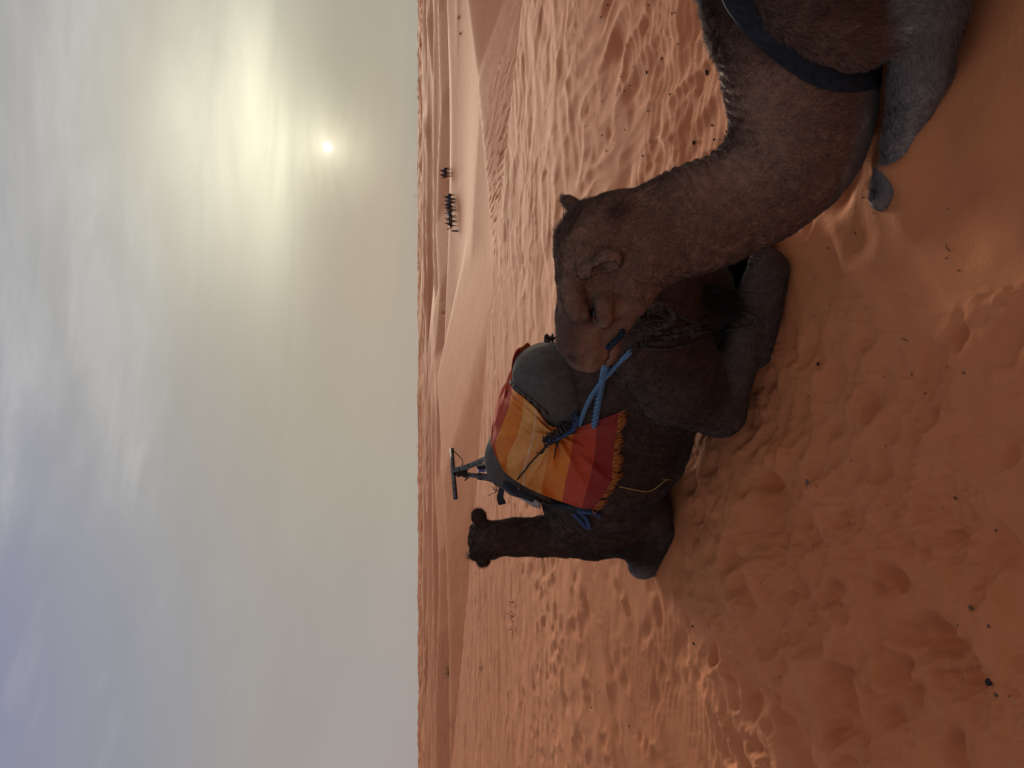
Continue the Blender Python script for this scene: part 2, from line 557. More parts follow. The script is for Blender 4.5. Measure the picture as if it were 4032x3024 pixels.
ang = np.concatenate([np.radians(np.linspace(-180, -36, 50)[:-1]), np.radians(np.linspace(-36, 36, 721)), np.radians(np.linspace(36, 180, 50)[1:])])
NA = len(ang)
rad = np.concatenate([np.linspace(0.02, 1.25, 10)[:-1], np.exp(np.arange(math.log(1.25), math.log(42), 0.0055)), np.exp(np.arange(math.log(42), math.log(4600), 0.0140))])
NR = len(rad)
GX = np.sin(ang)[None, :] * rad[:, None]; GY = np.cos(ang)[None, :] * rad[:, None]
GZ = macro(GX, GY)
# --- relief of the sand itself
near = rad < 48
X_, Y_ = GX[near], GY[near]; R_ = np.hypot(X_, Y_)
u_ = X_ / np.maximum(Y_, 0.5)
right = sstep(-0.02, 0.22, u_) * sstep(2.9, 4.0, Y_)
leftm = sstep(-0.12, -0.22, u_) * sstep(3.6, 4.6, Y_)
fore = 1 - sstep(3.4, 4.6, Y_)
wv = fbm2(X_ / 0.9, Y_ / 0.9, 3)
dz_ = np.zeros_like(X_)
# long wind tails running away from the viewer, sharp crested
rid = 1 - np.abs(noise2(X_ / 0.34 + 0.5 * wv, Y_ / 1.5 + 0.3 * wv)) * 1.6
rid2 = 1 - np.abs(noise2(X_ / 0.21 + 0.4 * wv + 40, Y_ / 0.62 + 8)) * 1.6
tail = sstep(8.5, 5.0, Y_)
dz_ += right * (0.032 * rid + 0.013 * rid2) * (0.2 + 0.8 * tail)
band = 1 - np.abs(noise2(X_ / 1.7 + 0.6 * wv + 0.12 * Y_, Y_ / 0.62 + 0.5 * wv)) * 1.7
band2 = 1 - np.abs(noise2(X_ / 0.8 + 0.5 * wv + 9, Y_ / 0.34 + 0.4 * wv)) * 1.7
dz_ += sstep(5.0, 8.0, Y_) * (0.5 + 0.5 * right) * (0.020 * band + 0.008 * band2)
# fine wind ripples across the view
def ripple(lam, warp, ph=0.0, skew=0.25):
    p_ = (Y_ + 0.10 * X_ + warp) / lam + ph
    s_ = p_ - np.floor(p_)
    return np.where(s_ < 0.5 + skew, s_ / (0.5 + skew), (1 - s_) / (0.5 - skew)) ** 1.3 - 0.45
fade = sstep(11, 6, R_)
rm = sstep(-0.25, 0.35, fbm2(X_ / 1.3 + 20, Y_ / 1.8, 2))
dz_ += fade * (0.0080 * right * rm * ripple(0.085, 0.06 * wv + 0.05 * noise2(X_ / 0.25, Y_ / 0.25)))
rm2 = sstep(-0.1, 0.4, fbm2(X_ / 1.1 - 20, Y_ / 1.1, 2))
dz_ += fade * leftm * rm2 * 0.0065 * ripple(0.072, 0.05 * wv + 0.03 * noise2(X_ / 0.2, Y_ / 0.3))
comb = np.exp(-(((X_ + 1.75) / 0.45) ** 2 + ((Y_ - 3.75) / 0.55) ** 2))
dz_ += comb * 0.009 * ripple(0.066, 0.05 * wv, 0.3)
# soft swell everywhere
dz_ += 0.020 * fbm2(X_ / 0.75 + 3, Y_ / 0.75, 2) * (0.4 + 0.6 * fore + 0.2 * leftm)
dz_ += (0.004 * leftm + 0.010 * fore) * fbm2(X_ / 0.26 + 31, Y_ / 0.26, 2)
dz_ += 0.024 * sstep(9, 16, R_) * (1 - np.abs(noise2(X_ / 3.2 + wv * .4, Y_ / 1.3)) * 1.5)
# churned sand at the front left
churn = sstep(-0.02, -0.16, u_) * sstep(4.3, 3.2, Y_) * sstep(1.3, 1.9, Y_)
ca, cb = X_ * 0.8 - Y_ * 0.6, X_ * 0.6 + Y_ * 0.8
cr1 = 1 - 1.8 * np.abs(noise2(ca / 0.36 + .5 * wv, cb / 0.95 + .3 * wv))
cr2 = 1 - 1.8 * np.abs(noise2(ca / 0.17 + .5 * wv + 7, cb / 0.42 + 3))
dz_ += churn * (0.046 * cr1 + 0.024 * cr2)
hol = np.minimum(noise2(ca / 0.24 + 50, cb / 0.34 + 50), 0.12)
dz_ += churn * 0.06 * hol
fine_m = sstep(0.0, 0.35, noise2(X_ / 0.5 + 90, Y_ / 0.5 - 4)) * sstep(4.4, 3.6, Y_)
dz_ += fine_m * 0.0022 * ripple(0.03, 0.05 * wv + 0.015 * noise2(X_ / 0.1, Y_ / 0.1))
crust = sstep(0.10, 0.34, noise2(ca / 0.22 + 70, cb / 0.45)) * churn
dz_ += crust * 0.011 * (1 - 2 * np.abs(noise2(X_ / 0.034, Y_ / 0.040)))
# soft swells and old prints on the near right sand
dz_ += fore * (1 - churn) * (0.030 * noise2(X_ / 0.42 + 11, Y_ / 0.6 + 2) + 0.012 * (1 - 1.8 * np.abs(noise2(ca / 0.3 + 30, cb / 0.8))))
# trampled slopes of the middle dune
tr = np.exp(-((np.log(np.maximum(R_, 1)) - math.log(31)) / 0.16) ** 2) * sstep(0.05, 0.16, u_) * sstep(0.47, 0.36, u_)
dz_ += tr * 0.10 * np.minimum(noise2(X_ / 0.30, Y_ / 0.6), 0.1)
GZ[near] += dz_

def dent(cx, cy, rx, ry, rot, depth, rim=0.22):
    r0 = math.hypot(cx, cy); m = max(rx, ry) * 2.2
    i0, i1 = np.searchsorted(rad, [r0 - m, r0 + m])
    a0 = math.atan2(cx, cy); da = m / max(r0, 0.3)
    j0, j1 = np.searchsorted(ang, [a0 - da, a0 + da])
    if i1 <= i0 or j1 <= j0:
        return
    sx = GX[i0:i1, j0:j1] - cx; sy = GY[i0:i1, j0:j1] - cy
    c_, s_ = math.cos(rot), math.sin(rot)
    e1 = (sx * c_ + sy * s_) / rx; e2 = (-sx * s_ + sy * c_) / ry
    wob = noise2((sx + cx) / (rx * 1.3), (sy + cy) / (rx * 1.3))
    q = np.hypot(e1, e2) * (1 + 0.38 * wob) * (1 + 0.22 * e2)
    ct = np.cos(np.arctan2(e2, e1) + rot * 3)
    GZ[i0:i1, j0:j1] += -depth * (1 - sstep(0.05, 1.12, q)) * (1 + 0.3 * e1) + depth * rim * (0.35 + 0.65 * ct) * np.exp(-((q - 1.3) / 0.34) ** 2)

for _ in range(1100):
    a_ = math.radians(random.uniform(-31, 31)); r_ = math.exp(random.uniform(math.log(2.3), math.log(30)))
    x_, y_ = math.sin(a_) * r_, math.cos(a_) * r_
    if x_ / y_ > 0.02 and y_ > 3.2 and random.random() < 0.55:
        continue
    if r_ < 4.2 and x_ > -0.6 and random.random() < 0.85:
        continue
    if r_ < 4.2 and random.random() < 0.5:
        continue
    s_ = random.uniform(0.045, 0.10)
    dent(x_, y_, s_, s_ * random.uniform(1.1, 1.9), random.uniform(0, 3.1), random.uniform(0.010, 0.030) * (1.5 if r_ < 4.0 else 0.55 if r_ < 6 else 0.32))
# a band of deep tracks on the left, as people and camels came up the dune
for _ in range(260):
    x_ = random.uniform(-6.5, -1.2); y_ = 7.6 + 0.35 * (x_ + 3) + random.gauss(0, 1.4)
    s_ = random.uniform(0.06, 0.11)
    dent(x_, y_, s_, s_ * 1.6, random.uniform(-0.6, 0.6), random.uniform(0.008, 0.020), 0.3)
SHOE = P(3975, 1310, 1); d_ = ray(3975, 1310); d_ = CAM + d_ * (CAMZ / -d_[2])
SHOE = d_
dent(SHOE[0], SHOE[1], 0.06, 0.155, 1.15, 0.03, 0.35)
for q_ in ((3330, 760), (3300, 990), (3650, 1560), (3560, 1900), (3420, 2250), (3600, 2500), (3250, 2450), (3300, 2750), (3800, 2600)):
    d_ = ray(*q_); d_ = CAM + d_ * (CAMZ / -d_[2])
    dent(d_[0], d_[1], 0.09, 0.15, random.uniform(0, 3), 0.022, 0.3)

for _ in range(240):
    a_ = math.radians(random.uniform(-29, 4)); r_ = random.uniform(1.95, 4.3)
    s_ = random.uniform(0.03, 0.065)
    dent(math.sin(a_) * r_, math.cos(a_) * r_, s_, s_ * random.uniform(1.3, 2.2), random.uniform(0.3, 1.3), random.uniform(0.010, 0.030), 0.3)
#MOUNDS
def gz(x, y):
    """height of the finished sand at (x, y)"""
    r = math.hypot(x, y); a = math.atan2(x, y)
    i = min(max(np.searchsorted(rad, r) - 1, 0), NR - 2); j = min(max(np.searchsorted(ang, a) - 1, 0), NA - 2)
    fi = min(max((r - rad[i]) / (rad[i + 1] - rad[i]), 0), 1); fj = (a - ang[j]) / (ang[j + 1] - ang[j])
    return float((GZ[i, j] * (1 - fj) + GZ[i, j + 1] * fj) * (1 - fi) + (GZ[i + 1, j] * (1 - fj) + GZ[i + 1, j + 1] * fj) * fi)

def ground_at(x, y):
    """where the ray through photo pixel (x, y) meets the sand"""
    d = ray(x, y); s = 0.8
    while s < 400:
        p = CAM + d * s
        if p[2] < gz(p[0], p[1]):
            break
        s *= 1.004
    return CAM + d * s

def mound(cx, cy, rx, ry, rot, hgt):
    sx = GX - cx; sy = GY - cy
    c_, s_ = math.cos(rot), math.sin(rot)
    q = ((sx * c_ + sy * s_) / rx) ** 2 + ((-sx * s_ + sy * c_) / ry) ** 2
    GZ[:] += hgt * np.exp(-q)

def build_ground():
    V = np.stack([GX, GY, GZ], -1).reshape(-1, 3)
    V = np.vstack([V, [[0, 0, GZ[0].mean()]]])
    i, j = np.meshgrid(np.arange(NR - 1), np.arange(NA - 1), indexing='ij')
    q = np.stack([i * NA + j, i * NA + j + 1, (i + 1) * NA + j + 1, (i + 1) * NA + j], -1).reshape(-1, 4)[:, ::-1]
    me = new_mesh('desert_sand', V, q)
    return obj('ground', me, m_sand, kind='structure', label='rippled orange desert sand running to the horizon', )

# ------------------------------------------------------------------ materials: coats and tack
def coat(name, light, dark, grey, rough=0.8):
    """camel hair: tone 0 = dark, 1 = light; grey = greyish legs"""
    m, t, b = mat_new(name)
    tone = t.attr('tone').outputs['Fac']; gr = t.attr('grey').outputs['Fac']; rn = t.attr('rnd').outputs['Fac']
    tco = t.new('ShaderNodeTexCoord').outputs['Object']
    n_ = t.noise(tco, 9.0, 4.0, 0.6)
    nf = t.noise(tco, 130.0, 3.0, 0.7)
    f = t.m('ADD', tone, t.m('MULTIPLY', t.m('SUBTRACT', n_, 0.5), 0.30))
    f = t.m('ADD', f, t.m('MULTIPLY', t.m('SUBTRACT', nf, 0.5), 0.25))
    f = t.m('ADD', f, t.m('MULTIPLY', t.m('SUBTRACT', rn, 0.5), 0.30), clamp=True)
    c = t.mix(f, dark, light)
    c = t.mix(gr, c, grey)
    t.l.new(c, b.inputs['Base Color'])
    b.inputs['Roughness'].default_value = rough
    b.inputs['Specular IOR Level'].default_value = 0.15
    b.inputs['Sheen Weight'].default_value = 0.12
    b.inputs['Sheen Roughness'].default_value = 0.4
    return m, t, b

def coat_pair(name, light, dark, grey):
    m, t, b = coat(name, light, dark, grey)
    bm = t.new('ShaderNodeBump'); bm.inputs['Strength'].default_value = 0.3; bm.inputs['Distance'].default_value = 0.005
    tco = t.new('ShaderNodeTexCoord').outputs['Object']
    t.l.new(t.noise(tco, 110.0, 4.0, 0.7, 0.5), bm.inputs['Height'])
    t.l.new(bm.outputs[0], b.inputs['Normal'])
    m2, t2, b2 = coat(name + '_hair', light, dark, grey)
    a = t2.attr('nrm')
    t2.l.new(t2.v('NORMALIZE', a.outputs['Vector']), b2.inputs['Normal'])
    return m, m2

m_coatA, m_hairA = coat_pair('tan_camel_coat', (0.46, 0.255, 0.170, 1), (0.075, 0.042, 0.033, 1), (0.27, 0.245, 0.235, 1))
m_coatB, m_hairB = coat_pair('brown_camel_coat', (0.150, 0.088, 0.066, 1), (0.024, 0.015, 0.013, 1), (0.42, 0.39, 0.37, 1))

def plain(name, colr, rough=0.7, spec=0.3, metal=0.0, var=0.25, scale=60.0, bump=0.0):
    m, t, b = mat_new(name)
    tco = t.new('ShaderNodeTexCoord').outputs['Object']
    n_ = t.noise(tco, scale, 4.0, 0.65)
    d_ = tuple(c * (1 - var) for c in colr[:3]) + (1,); l_ = tuple(min(1, c * (1 + var)) for c in colr[:3]) + (1,)
    t.l.new(t.mix(t.smooth(n_, 0.3, 0.7), d_, l_), b.inputs['Base Color'])
    b.inputs['Roughness'].default_value = rough; b.inputs['Specular IOR Level'].default_value = spec; b.inputs['Metallic'].default_value = metal
    if bump:
        bm = t.new('ShaderNodeBump'); bm.inputs['Strength'].default_value = 0.6; bm.inputs['Distance'].default_value = bump
        t.l.new(n_, bm.inputs['Height']); t.l.new(bm.outputs[0], b.inputs['Normal'])
    return m

m_eye = plain('dark_eye', (0.012, 0.009, 0.008), 0.15, 0.5, var=0.1)
m_strap = plain('black_strap', (0.022, 0.026, 0.034), 0.85, 0.12, var=0.25, scale=40, bump=0.001)

# ------------------------------------------------------------------ fur
def fur(name, V, F, tone, grey, density, length, flow, mat, parent, mask=None, thick=0.0009, lift=0.45, seed=1):
    """short hairs over a skin: one thin blade each, one object for the coat"""
    r_ = np.random.default_rng(seed)
    T = np.vstack([F[:, [0, 1, 2]], F[:, [0, 2, 3]]])
    N = vnormals(V, F)
    area = 0.5 * np.linalg.norm(np.cross(V[T[:, 1]] - V[T[:, 0]], V[T[:, 2]] - V[T[:, 0]]), axis=1)
    wgt = area * (mask[T].mean(1) if mask is not None else 1.0)
    n = int(wgt.sum() * density)
    ti = r_.choice(len(T), n, p=wgt / wgt.sum())
    b1, b2 = r_.random(n), r_.random(n); sw = b1 + b2 > 1; b1[sw] = 1 - b1[sw]; b2[sw] = 1 - b2[sw]
    W = np.stack([1 - b1 - b2, b1, b2], 1)[..., None]
    tt = T[ti]
    p = (V[tt] * W).sum(1); nn = (N[tt] * W).sum(1); nn /= np.linalg.norm(nn, axis=1)[:, None]
    W1 = W[..., 0]
    to = (tone[tt] * W1).sum(1); gr = (grey[tt] * W1).sum(1); ln = (length[tt] * W1).sum(1) * r_.uniform(0.55, 1.35, n)
    fl = flow(p)
    fl = fl - nn * (fl * nn).sum(1)[:, None]; fl /= np.linalg.norm(fl, axis=1)[:, None] + 1e-9
    clump = np.stack([noise3(p, 28.0), noise3(p + 5, 28.0), noise3(p + 9, 28.0)], 1)
    d_ = fl + nn * lift + r_.normal(0, 0.22, (n, 3)) + 0.35 * clump
    d_ /= np.linalg.norm(d_, axis=1)[:, None]
    side = np.cross(d_, r_.normal(size=(n, 3))); side /= np.linalg.norm(side, axis=1)[:, None]
    th = thick * r_.uniform(0.7, 1.4, n)[:, None]
    a = p - side * th - nn * 0.001; b_ = p + side * th - nn * 0.001
    c = p + d_ * ln[:, None] - nn * (ln * 0.12)[:, None]
    VV = np.stack([a, b_, c], 1).reshape(-1, 3)
    me = new_mesh(name, VV, np.arange(3 * n).reshape(-1, 3), smooth=False)
    rep = lambda z: np.repeat(z, 3, axis=0)
    add_attr(me, 'tone', rep(to)); add_attr(me, 'grey', rep(gr)); add_attr(me, 'rnd', rep(r_.random(n)))
    add_attr(me, 'nrm', rep(0.75 * nn + 0.25 * d_), 'FLOAT_VECTOR')
    return obj(name, me, mat, parent, kind='stuff')

def skin(name, V, F, tone, grey, mat, parent):
    me = new_mesh(name, V, F)
    add_attr(me, 'tone', tone); add_attr(me, 'grey', grey); add_attr(me, 'rnd', np.full(len(V), 0.5))
    return obj(name, me, mat, parent)

# ================================================================== CAMEL A: tan, near, couched at the right
dA = unit((-0.906, 0.423, 0)); RA = unit((0.423, 0.906, 0)); ZU = np.array([0, 0, 1.0])
HA = P(2317, 970, 2.70)
def PA(x, y, lat=0.0):
    """pixel (x, y) on the camel's middle plane, lat metres to its left (our side)"""
    return on_plane(x, y, HA - RA * lat, RA)
def px(p, r):
    return r * np.dot(p - CAM, FW) / FPX
def TA(t, l, z):
    """t metres ahead of the head, l to the left, z above the sand"""
    return np.array([HA[0], HA[1], 0]) + dA * t - RA * l + ZU * z

fa = Field((0.0, 1.0, -0.06), (2.9, 3.35, 1.62), 0.0088)
def ch(pts, k=0.04, q=1.0, lat=0.0, op='add', fld=fa):
    Q = [PA(x, y, l[0] if l else lat) for x, y, r, *l in pts]
    fld.chain(Q, [px(p, a[2]) for p, a in zip(Q, pts)], k, RA, q, op)
# trunk, hump, hindquarters (mostly outside the picture)
fa.chain([TA(-0.78, 0, .47), TA(-1.1, 0, .52), TA(-1.6, 0, .54), TA(-2.0, 0, .56), TA(-2.25, 0, .58)], [.20, .29, .40, .40, .30], .08, RA, 1.0)
fa.chain([TA(-1.35, 0, .95), TA(-1.6, 0, 1.08), TA(-1.85, 0, .96)], [.16, .19, .15], .15, RA, 1.2)
for sd_ in (1, -1):
    fa.chain([TA(-2.15, sd_ * .16, .62), TA(-1.75, sd_ * .38, .30), TA(-1.62, sd_ * .42, .15)], [.25, .19, .13], .06)
    fa.chain([TA(-1.62, sd_ * .42, .13), TA(-2.3, sd_ * .26, .11)], [.12, .085], .05)
    fa.chain([TA(-2.3, sd_ * .26, .07), TA(-1.7, sd_ * .24, .06)], [.075, .07], .03)
# shoulder and upper arm on both sides
for sd_ in (1, -1):
    fa.chain([TA(-1.06, sd_ * .12, .56), TA(-0.98, sd_ * .15, .46)], [.13, .15], .06)
ch([(3090, -150, 215, .20), (3190, -60, 225, .21), (3300, 40, 195, .225), (3380, 110, 150, .235), (3480, 60, 150, .25)], .022)
ch([(3090, -150, 215, -.20), (3190, -60, 225, -.21), (3300, 40, 195, -.225), (3380, 110, 150, -.235)], .022)
# neck
ch([(2420, 925, 168), (2500, 960, 200), (2732, 868, 204), (2860, 820, 202), (2995, 743, 214)], .05, 1.42)
ch([(2995, 743, 214), (3094, 646, 232), (3142, 560, 252), (3165, 430, 262), (3150, 294, 285), (3130, 150, 300)], .05, 1.25)
# head
ch([(2338, 915, 110), (2316, 980, 124), (2306, 1050, 114)], .04, 1.12)
ch([(2310, 1110, 116), (2292, 1250, 100), (2287, 1335, 92), (2305, 1392, 76)], .035, 1.42)
ch([(2430, 1040, 150), (2432, 1140, 132), (2402, 1250, 88), (2386, 1340, 60)], .035, 1.75)
ch([(2400, 1000, 150), (2450, 1090, 150)], .04, 1.5)
ch([(2330, 1385, 62), (2326, 1412, 52)], .025, 1.05)          # upper lip
ch([(2388, 1350, 52), (2388, 1396, 47)], .022, 1.15)           # lower lip
for sd_ in (1, -1):
    ch([(2250, 1100, 44, sd_ * .062), (2258, 1180, 46, sd_ * .076), (2276, 1232, 34, sd_ * .086), (2300, 1262, 18, sd_ * .086)], .018)   # brow
    ch([(2372, 1190, 40, sd_ * .078), (2380, 1260, 30, sd_ * .070)], .04)     # cheek bone
    ch([(2258, 1385, 34, sd_ * .034), (2275, 1412, 24, sd_ * .036)], .02)     # nostril wing
# ears
def ear(fld, base, tip, wide, nrm, r, deep=.8):
    base = np.asarray(base); tip = np.asarray(tip); ax = unit(tip - base); nrm = unit(nrm - ax * np.dot(nrm, ax)); sd2 = np.cross(ax, nrm)
    L_ = np.linalg.norm(tip - base)
    fld.chain([base - ax * .02, base + ax * L_ * .25], [.028, .024], .025)
    c = (base + tip) / 2
    fld.ell(c + ax * L_ * .08, (L_ * .56, wide, r), (ax, sd2, nrm), .012)
    fld.ell(c + nrm * r * deep + ax * L_ * .04, (L_ * .46, wide * .70, r * .95), (ax, sd2, nrm), .006, 'sub')
ear(fa, PA(2318, 1062, .125), PA(2432, 1015, .185), .040, np.array([-.75, -.60, -.10]), .034)
ear(fa, PA(2305, 856, -.080), PA(2224, 790, -.135), .050, np.array([-.7, .25, .35]), .030)
# near fore leg folded forward along the sand, and its twin
legA = [PA(3640, -150, .31), PA(3635, 40, .285), PA(3625, 300, .24), PA(3565, 560, .20), PA(3516, 700, .175), PA(3474, 785, .165)]
fa.chain(legA, [.130, .112, .080, .060, .052, .037], .03)
legR = [p + RA * 2 * np.dot(TA(0, 0, 0) - p, RA) + np.array([0, 0, .0]) for p in legA]
fa.chain(legR, [.130, .112, .080, .060, .052, .037], .03)
VA, FA = fa.mesh()
bv0 = bvh_of(VA, FA)
def srf(x, y, inn=0.0):
    p, n = cast(bv0, x, y)
    return p - n * inn
def both(pts, rr, k, op):
    pts = [np.asarray(p) for p in pts]
    fa.chain(pts, rr, k, op=op)
    fa.chain([p + RA * 2 * np.dot(TA(0, 0, 0) - p, RA) for p in pts], rr, k, op=op)
both([srf(2316, 1196, -.004), srf(2336, 1240, -.002), srf(2340, 1280, .0)], [.016, .021, .010], .010, 'sub')       # eye socket
both([srf(2304, 1208, -.001), srf(2304, 1240, -.002), srf(2322, 1270, .001)], [.009, .0105, .007], .010, 'add')    # heavy upper lid
both([srf(2352, 1215, .001), srf(2356, 1245, .0)], [.008, .009], .008, 'add')                                      # lower lid
both([srf(2238, 1398, 0), srf(2254, 1414, .001), srf(2274, 1420, .0)], [.006, .010, .006], .005, 'sub')             # nostril slit
both([srf(2284, 1436, -.001), srf(2320, 1446, -.001)], [.002, .003], .004, 'sub')
fa.chain([PA(2372, 1458), PA(2368, 1430), PA(2386, 1398), PA(2393, 1352)], [.0038, .003, .003, .003], .010, RA, .02, 'sub')   # mouth line
eyeA = srf(2334, 1238, .0145)
VA, FA = fa.mesh()
NA_ = vnormals(VA, FA)
relA = VA - np.array([HA[0], HA[1], 0])
tA = relA @ dA; lA = -(relA @ RA)
dv = VA - CAM
# wrinkles on the inside of the bend
bc = PA(2500, 330); tb = (bc - np.array([HA[0], HA[1], 0])) @ dA; zb = bc[2]
rb = np.hypot(tA - tb, VA[:, 2] - zb); th_ = np.degrees(np.arctan2(VA[:, 2] - zb, tA - tb))
r0 = np.linalg.norm(PA(2905, 430) - bc)
wm = sstep(r0 + .23, r0 + .02, rb) * sstep(-118, -90, th_) * sstep(-18, -36, th_)
wp = (np.radians(th_) * r0 + 0.030 * noise3(VA, 6.0) + 0.010 * noise3(VA, 17.0)) / 0.034
ws = wp - np.floor(wp)
wr = np.minimum(ws, 1 - ws) * 2
VA = VA + NA_ * (wm * 0.0058 * (np.sqrt(wr) - 0.75) * (0.6 + 0.8 * sstep(-.3, .4, noise3(VA, 5.0))))[:, None]
# lumps under the coat
VA = VA + NA_ * (0.004 * noise3(VA, 7.0) + 0.0022 * noise3(VA, 21.0))[:, None]
NA_ = vnormals(VA, FA)
toneA = 0.44 + 0.10 * noise3(VA, 3.0)
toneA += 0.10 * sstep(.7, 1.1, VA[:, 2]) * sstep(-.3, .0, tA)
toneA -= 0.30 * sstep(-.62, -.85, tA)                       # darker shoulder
muz = sstep(.16, .30, tA) * sstep(.965, 1.04, VA[:, 2])
toneA -= 0.36 * muz
def spot(V, c, r):
    return np.exp(-(np.linalg.norm(V - c, axis=1) / r) ** 2)
toneA -= 0.30 * spot(VA, PA(2318, 1235, .09), .045) + 0.45 * spot(VA, PA(2372, 1048, .13), .032)
toneA -= 0.42 * spot(VA, PA(2430, 835, .09), .050)           # poll gland
toneA -= 0.5 * spot(VA, PA(2256, 1414, .05), .016)
toneA += 0.18 * spot(VA, PA(2430, 1395, .03), .05) + 0.12 * spot(VA, PA(2560, 1130, .03), .08)
dl = np.full(len(VA), 9.0)
for a_, b_ in zip(legA[:-1], legA[1:]):
    ba_ = b_ - a_; t_ = np.clip(((VA - a_) @ ba_) / np.dot(ba_, ba_), 0, 1)
    dl = np.minimum(dl, np.linalg.norm(VA - a_ - t_[:, None] * ba_, axis=1))
greyA = sstep(.19, .13, dl) * sstep(.36, .26, VA[:, 2]) * sstep(-1.25, -.85, tA)
greyA = greyA * (0.75 + 0.25 * noise3(VA, 12.0))
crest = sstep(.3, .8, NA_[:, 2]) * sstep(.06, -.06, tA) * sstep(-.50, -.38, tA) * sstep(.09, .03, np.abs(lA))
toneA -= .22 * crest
toneA = np.clip(toneA, 0.05, 1)
camelA = empty('couched_camel', TA(-1.2, 0, 0), label='large tan camel couched at the right edge, long neck curving up, head turned left', cat='camel')
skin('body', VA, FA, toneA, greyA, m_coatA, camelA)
def flowA(p):
    """hair lies back from the muzzle and down the neck, down the flanks and legs"""
    rl = p - np.array([HA[0], HA[1], 0]); t_ = rl @ dA
    hd = sstep(-.16, .02, t_)[:, None]
    low = sstep(.25, .1, p[:, 2])[:, None] * sstep(-.5, -.6, t_)[:, None]
    return hd * (-dA * 1.0 + np.array([0, 0, -.25])) + (1 - hd) * (np.array([0, 0, -1.0]) - dA * .5) * (1 - low) + low * (dA * 0.8 + np.array([0, 0, -.3]))
nape = sstep(.62, .95, NA_[:, 2]) * sstep(.15, -.1, tA) * sstep(-1.3, -1.0, tA)
lenA = 0.012 + 0.016 * nape + 0.010 * spot(VA, PA(2250, 870, 0), .07) + 0.010 * sstep(-.55, -.7, tA) + 0.012 * sstep(-.5, -.9, NA_[:, 2]) * sstep(.12, .0, tA) * sstep(.5, .7, VA[:, 2])
mane = sstep(.25, .8, NA_[:, 2] - .6 * dA[0] * 0) * sstep(.06, -.06, tA) * sstep(-.46, -.36, tA) * sstep(.07, .02, np.abs(lA))
lenA += .022 * mane
lenA *= 1 - 0.55 * sstep(.10, .30, tA)
lenA *= 1 - 0.5 * wm
seenA = sstep(-1.6, -1.2, tA) * (0.25 + 0.75 * sstep(-.25, .0, np.einsum('ij,ij->i', NA_, -dv / np.linalg.norm(dv, axis=1)[:, None])))
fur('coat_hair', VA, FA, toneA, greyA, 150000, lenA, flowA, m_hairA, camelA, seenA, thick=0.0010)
for sd_ in (1, -1):
    eb = MB().blob(eyeA if sd_ == 1 else eyeA + RA * 2 * np.dot(TA(0, 0, 0) - eyeA, RA), .0185, 14, 9)
    obj('eye', eb.mesh('eye'), m_eye, camelA)
bvA = bvh_of(VA, FA)

# ================================================================== CAMEL B: dark brown, saddled, couched in the middle, facing away to the left
dB = unit((-0.643, 0.766, 0)); LB = unit((-0.766, -0.643, 0))
MB0 = np.array([0.015, 3.85, 0])
def TB(t, l, z):
    return MB0 + dB * t + LB * l + ZU * z
fb = Field((-1.75, 2.75, -0.05), (1.15, 5.75, 1.42), 0.0105)
# trunk
fb.chain([TB(-.58, 0, .54), TB(-.1, 0, .50), TB(.4, 0, .53), TB(.75, 0, .55), TB(1.0, 0, .55)], [.28, .35, .42, .39, .31], .08, LB, 0.95)
fb.chain([TB(.12, 0, .84), TB(.40, 0, .95), TB(.62, 0, .88)], [.12, .14, .12], .12)
fb.chain([TB(-.62, 0, .62), TB(-.80, 0, .54)], [.22, .15], .08)
for s_ in (1, -1):
    # haunch, stifle on the sand, shank back to the hock, foot folded under
    fb.chain([TB(-.55, s_ * .18, .58), TB(-.36, s_ * .30, .42), TB(-.22, s_ * .355, .21)], [.23, .205, .135], .045)
    fb.chain([TB(-.20, s_ * .355, .19), TB(-.48, s_ * .27, .17), TB(-.80, s_ * .13, .15), TB(-.88, s_ * .10, .13)], [.120, .090, .066, .076], .018)
    fb.chain([TB(-.86, s_ * .11, .10), TB(-.50, s_ * .26, .08)], [.07, .06], .03)
    # shoulder, elbow, fore leg folded forward to the knee
    fb.chain([TB(1.02, s_ * .18, .66), TB(1.06, s_ * .21, .46), TB(.98, s_ * .22, .26)], [.18, .19, .15], .05)
    fb.chain([TB(.98, s_ * .22, .24), TB(1.25, s_ * .27, .22), TB(1.43, s_ * .31, .19)], [.145, .11, .085], .03)
    fb.chain([TB(1.43, s_ * .31, .16), TB(1.05, s_ * .30, .13)], [.08, .065], .03)
fb.chain([TB(-.62, 0, .34), TB(-.3, 0, .30), TB(.1, 0, .30)], [.17, .22, .24], .05)
fb.chain([TB(1.0, 0, .45), TB(1.18, 0, .55)], [.27, .24], .08)
# neck and head
neckB = [P(2440, 2050, 4.72), P(2330, 2090, 4.84), P(2230, 2106, 4.93), P(2130, 2112, 4.98), P(2040, 2116, 5.00), P(1965, 2118, 5.01)]
fb.chain(neckB, [.24, .175, .130, .116, .113, .112], .06)
hB = P(1912, 2118, 5.04); fB = unit(np.array([-.42, .90, -.05])); rB = unit(np.cross(fB, ZU)); uB = np.cross(rB, fB)
HB = lambda f, r, u: hB + fB * f + rB * r + uB * u
fb.ell(HB(.02, 0, .0), (.13, .108, .105), (fB, rB, uB), .04)
fb.chain([HB(.05, 0, .0), HB(.22, 0, -.02), HB(.40, 0, -.06)], [.105, .085, .06], .04, rB, 1.1)
fb.chain([HB(.02, 0, -.11), HB(.16, 0, -.13), HB(.36, 0, -.12)], [.105, .08, .045], .04, rB, 1.15)
for s_ in (1, -1):
    fb.ell(HB(.10, s_ * .08, .065), (.06, .04, .04), (fB, rB, uB), .03)
def ear2(base, tip, wide, nrm, r):
    ear(fb, base, tip, wide, nrm, r)
ear2(P(1905, 2058, 5.03), P(1868, 2018, 5.05), .046, np.array([.25, .9, .2]), .032)
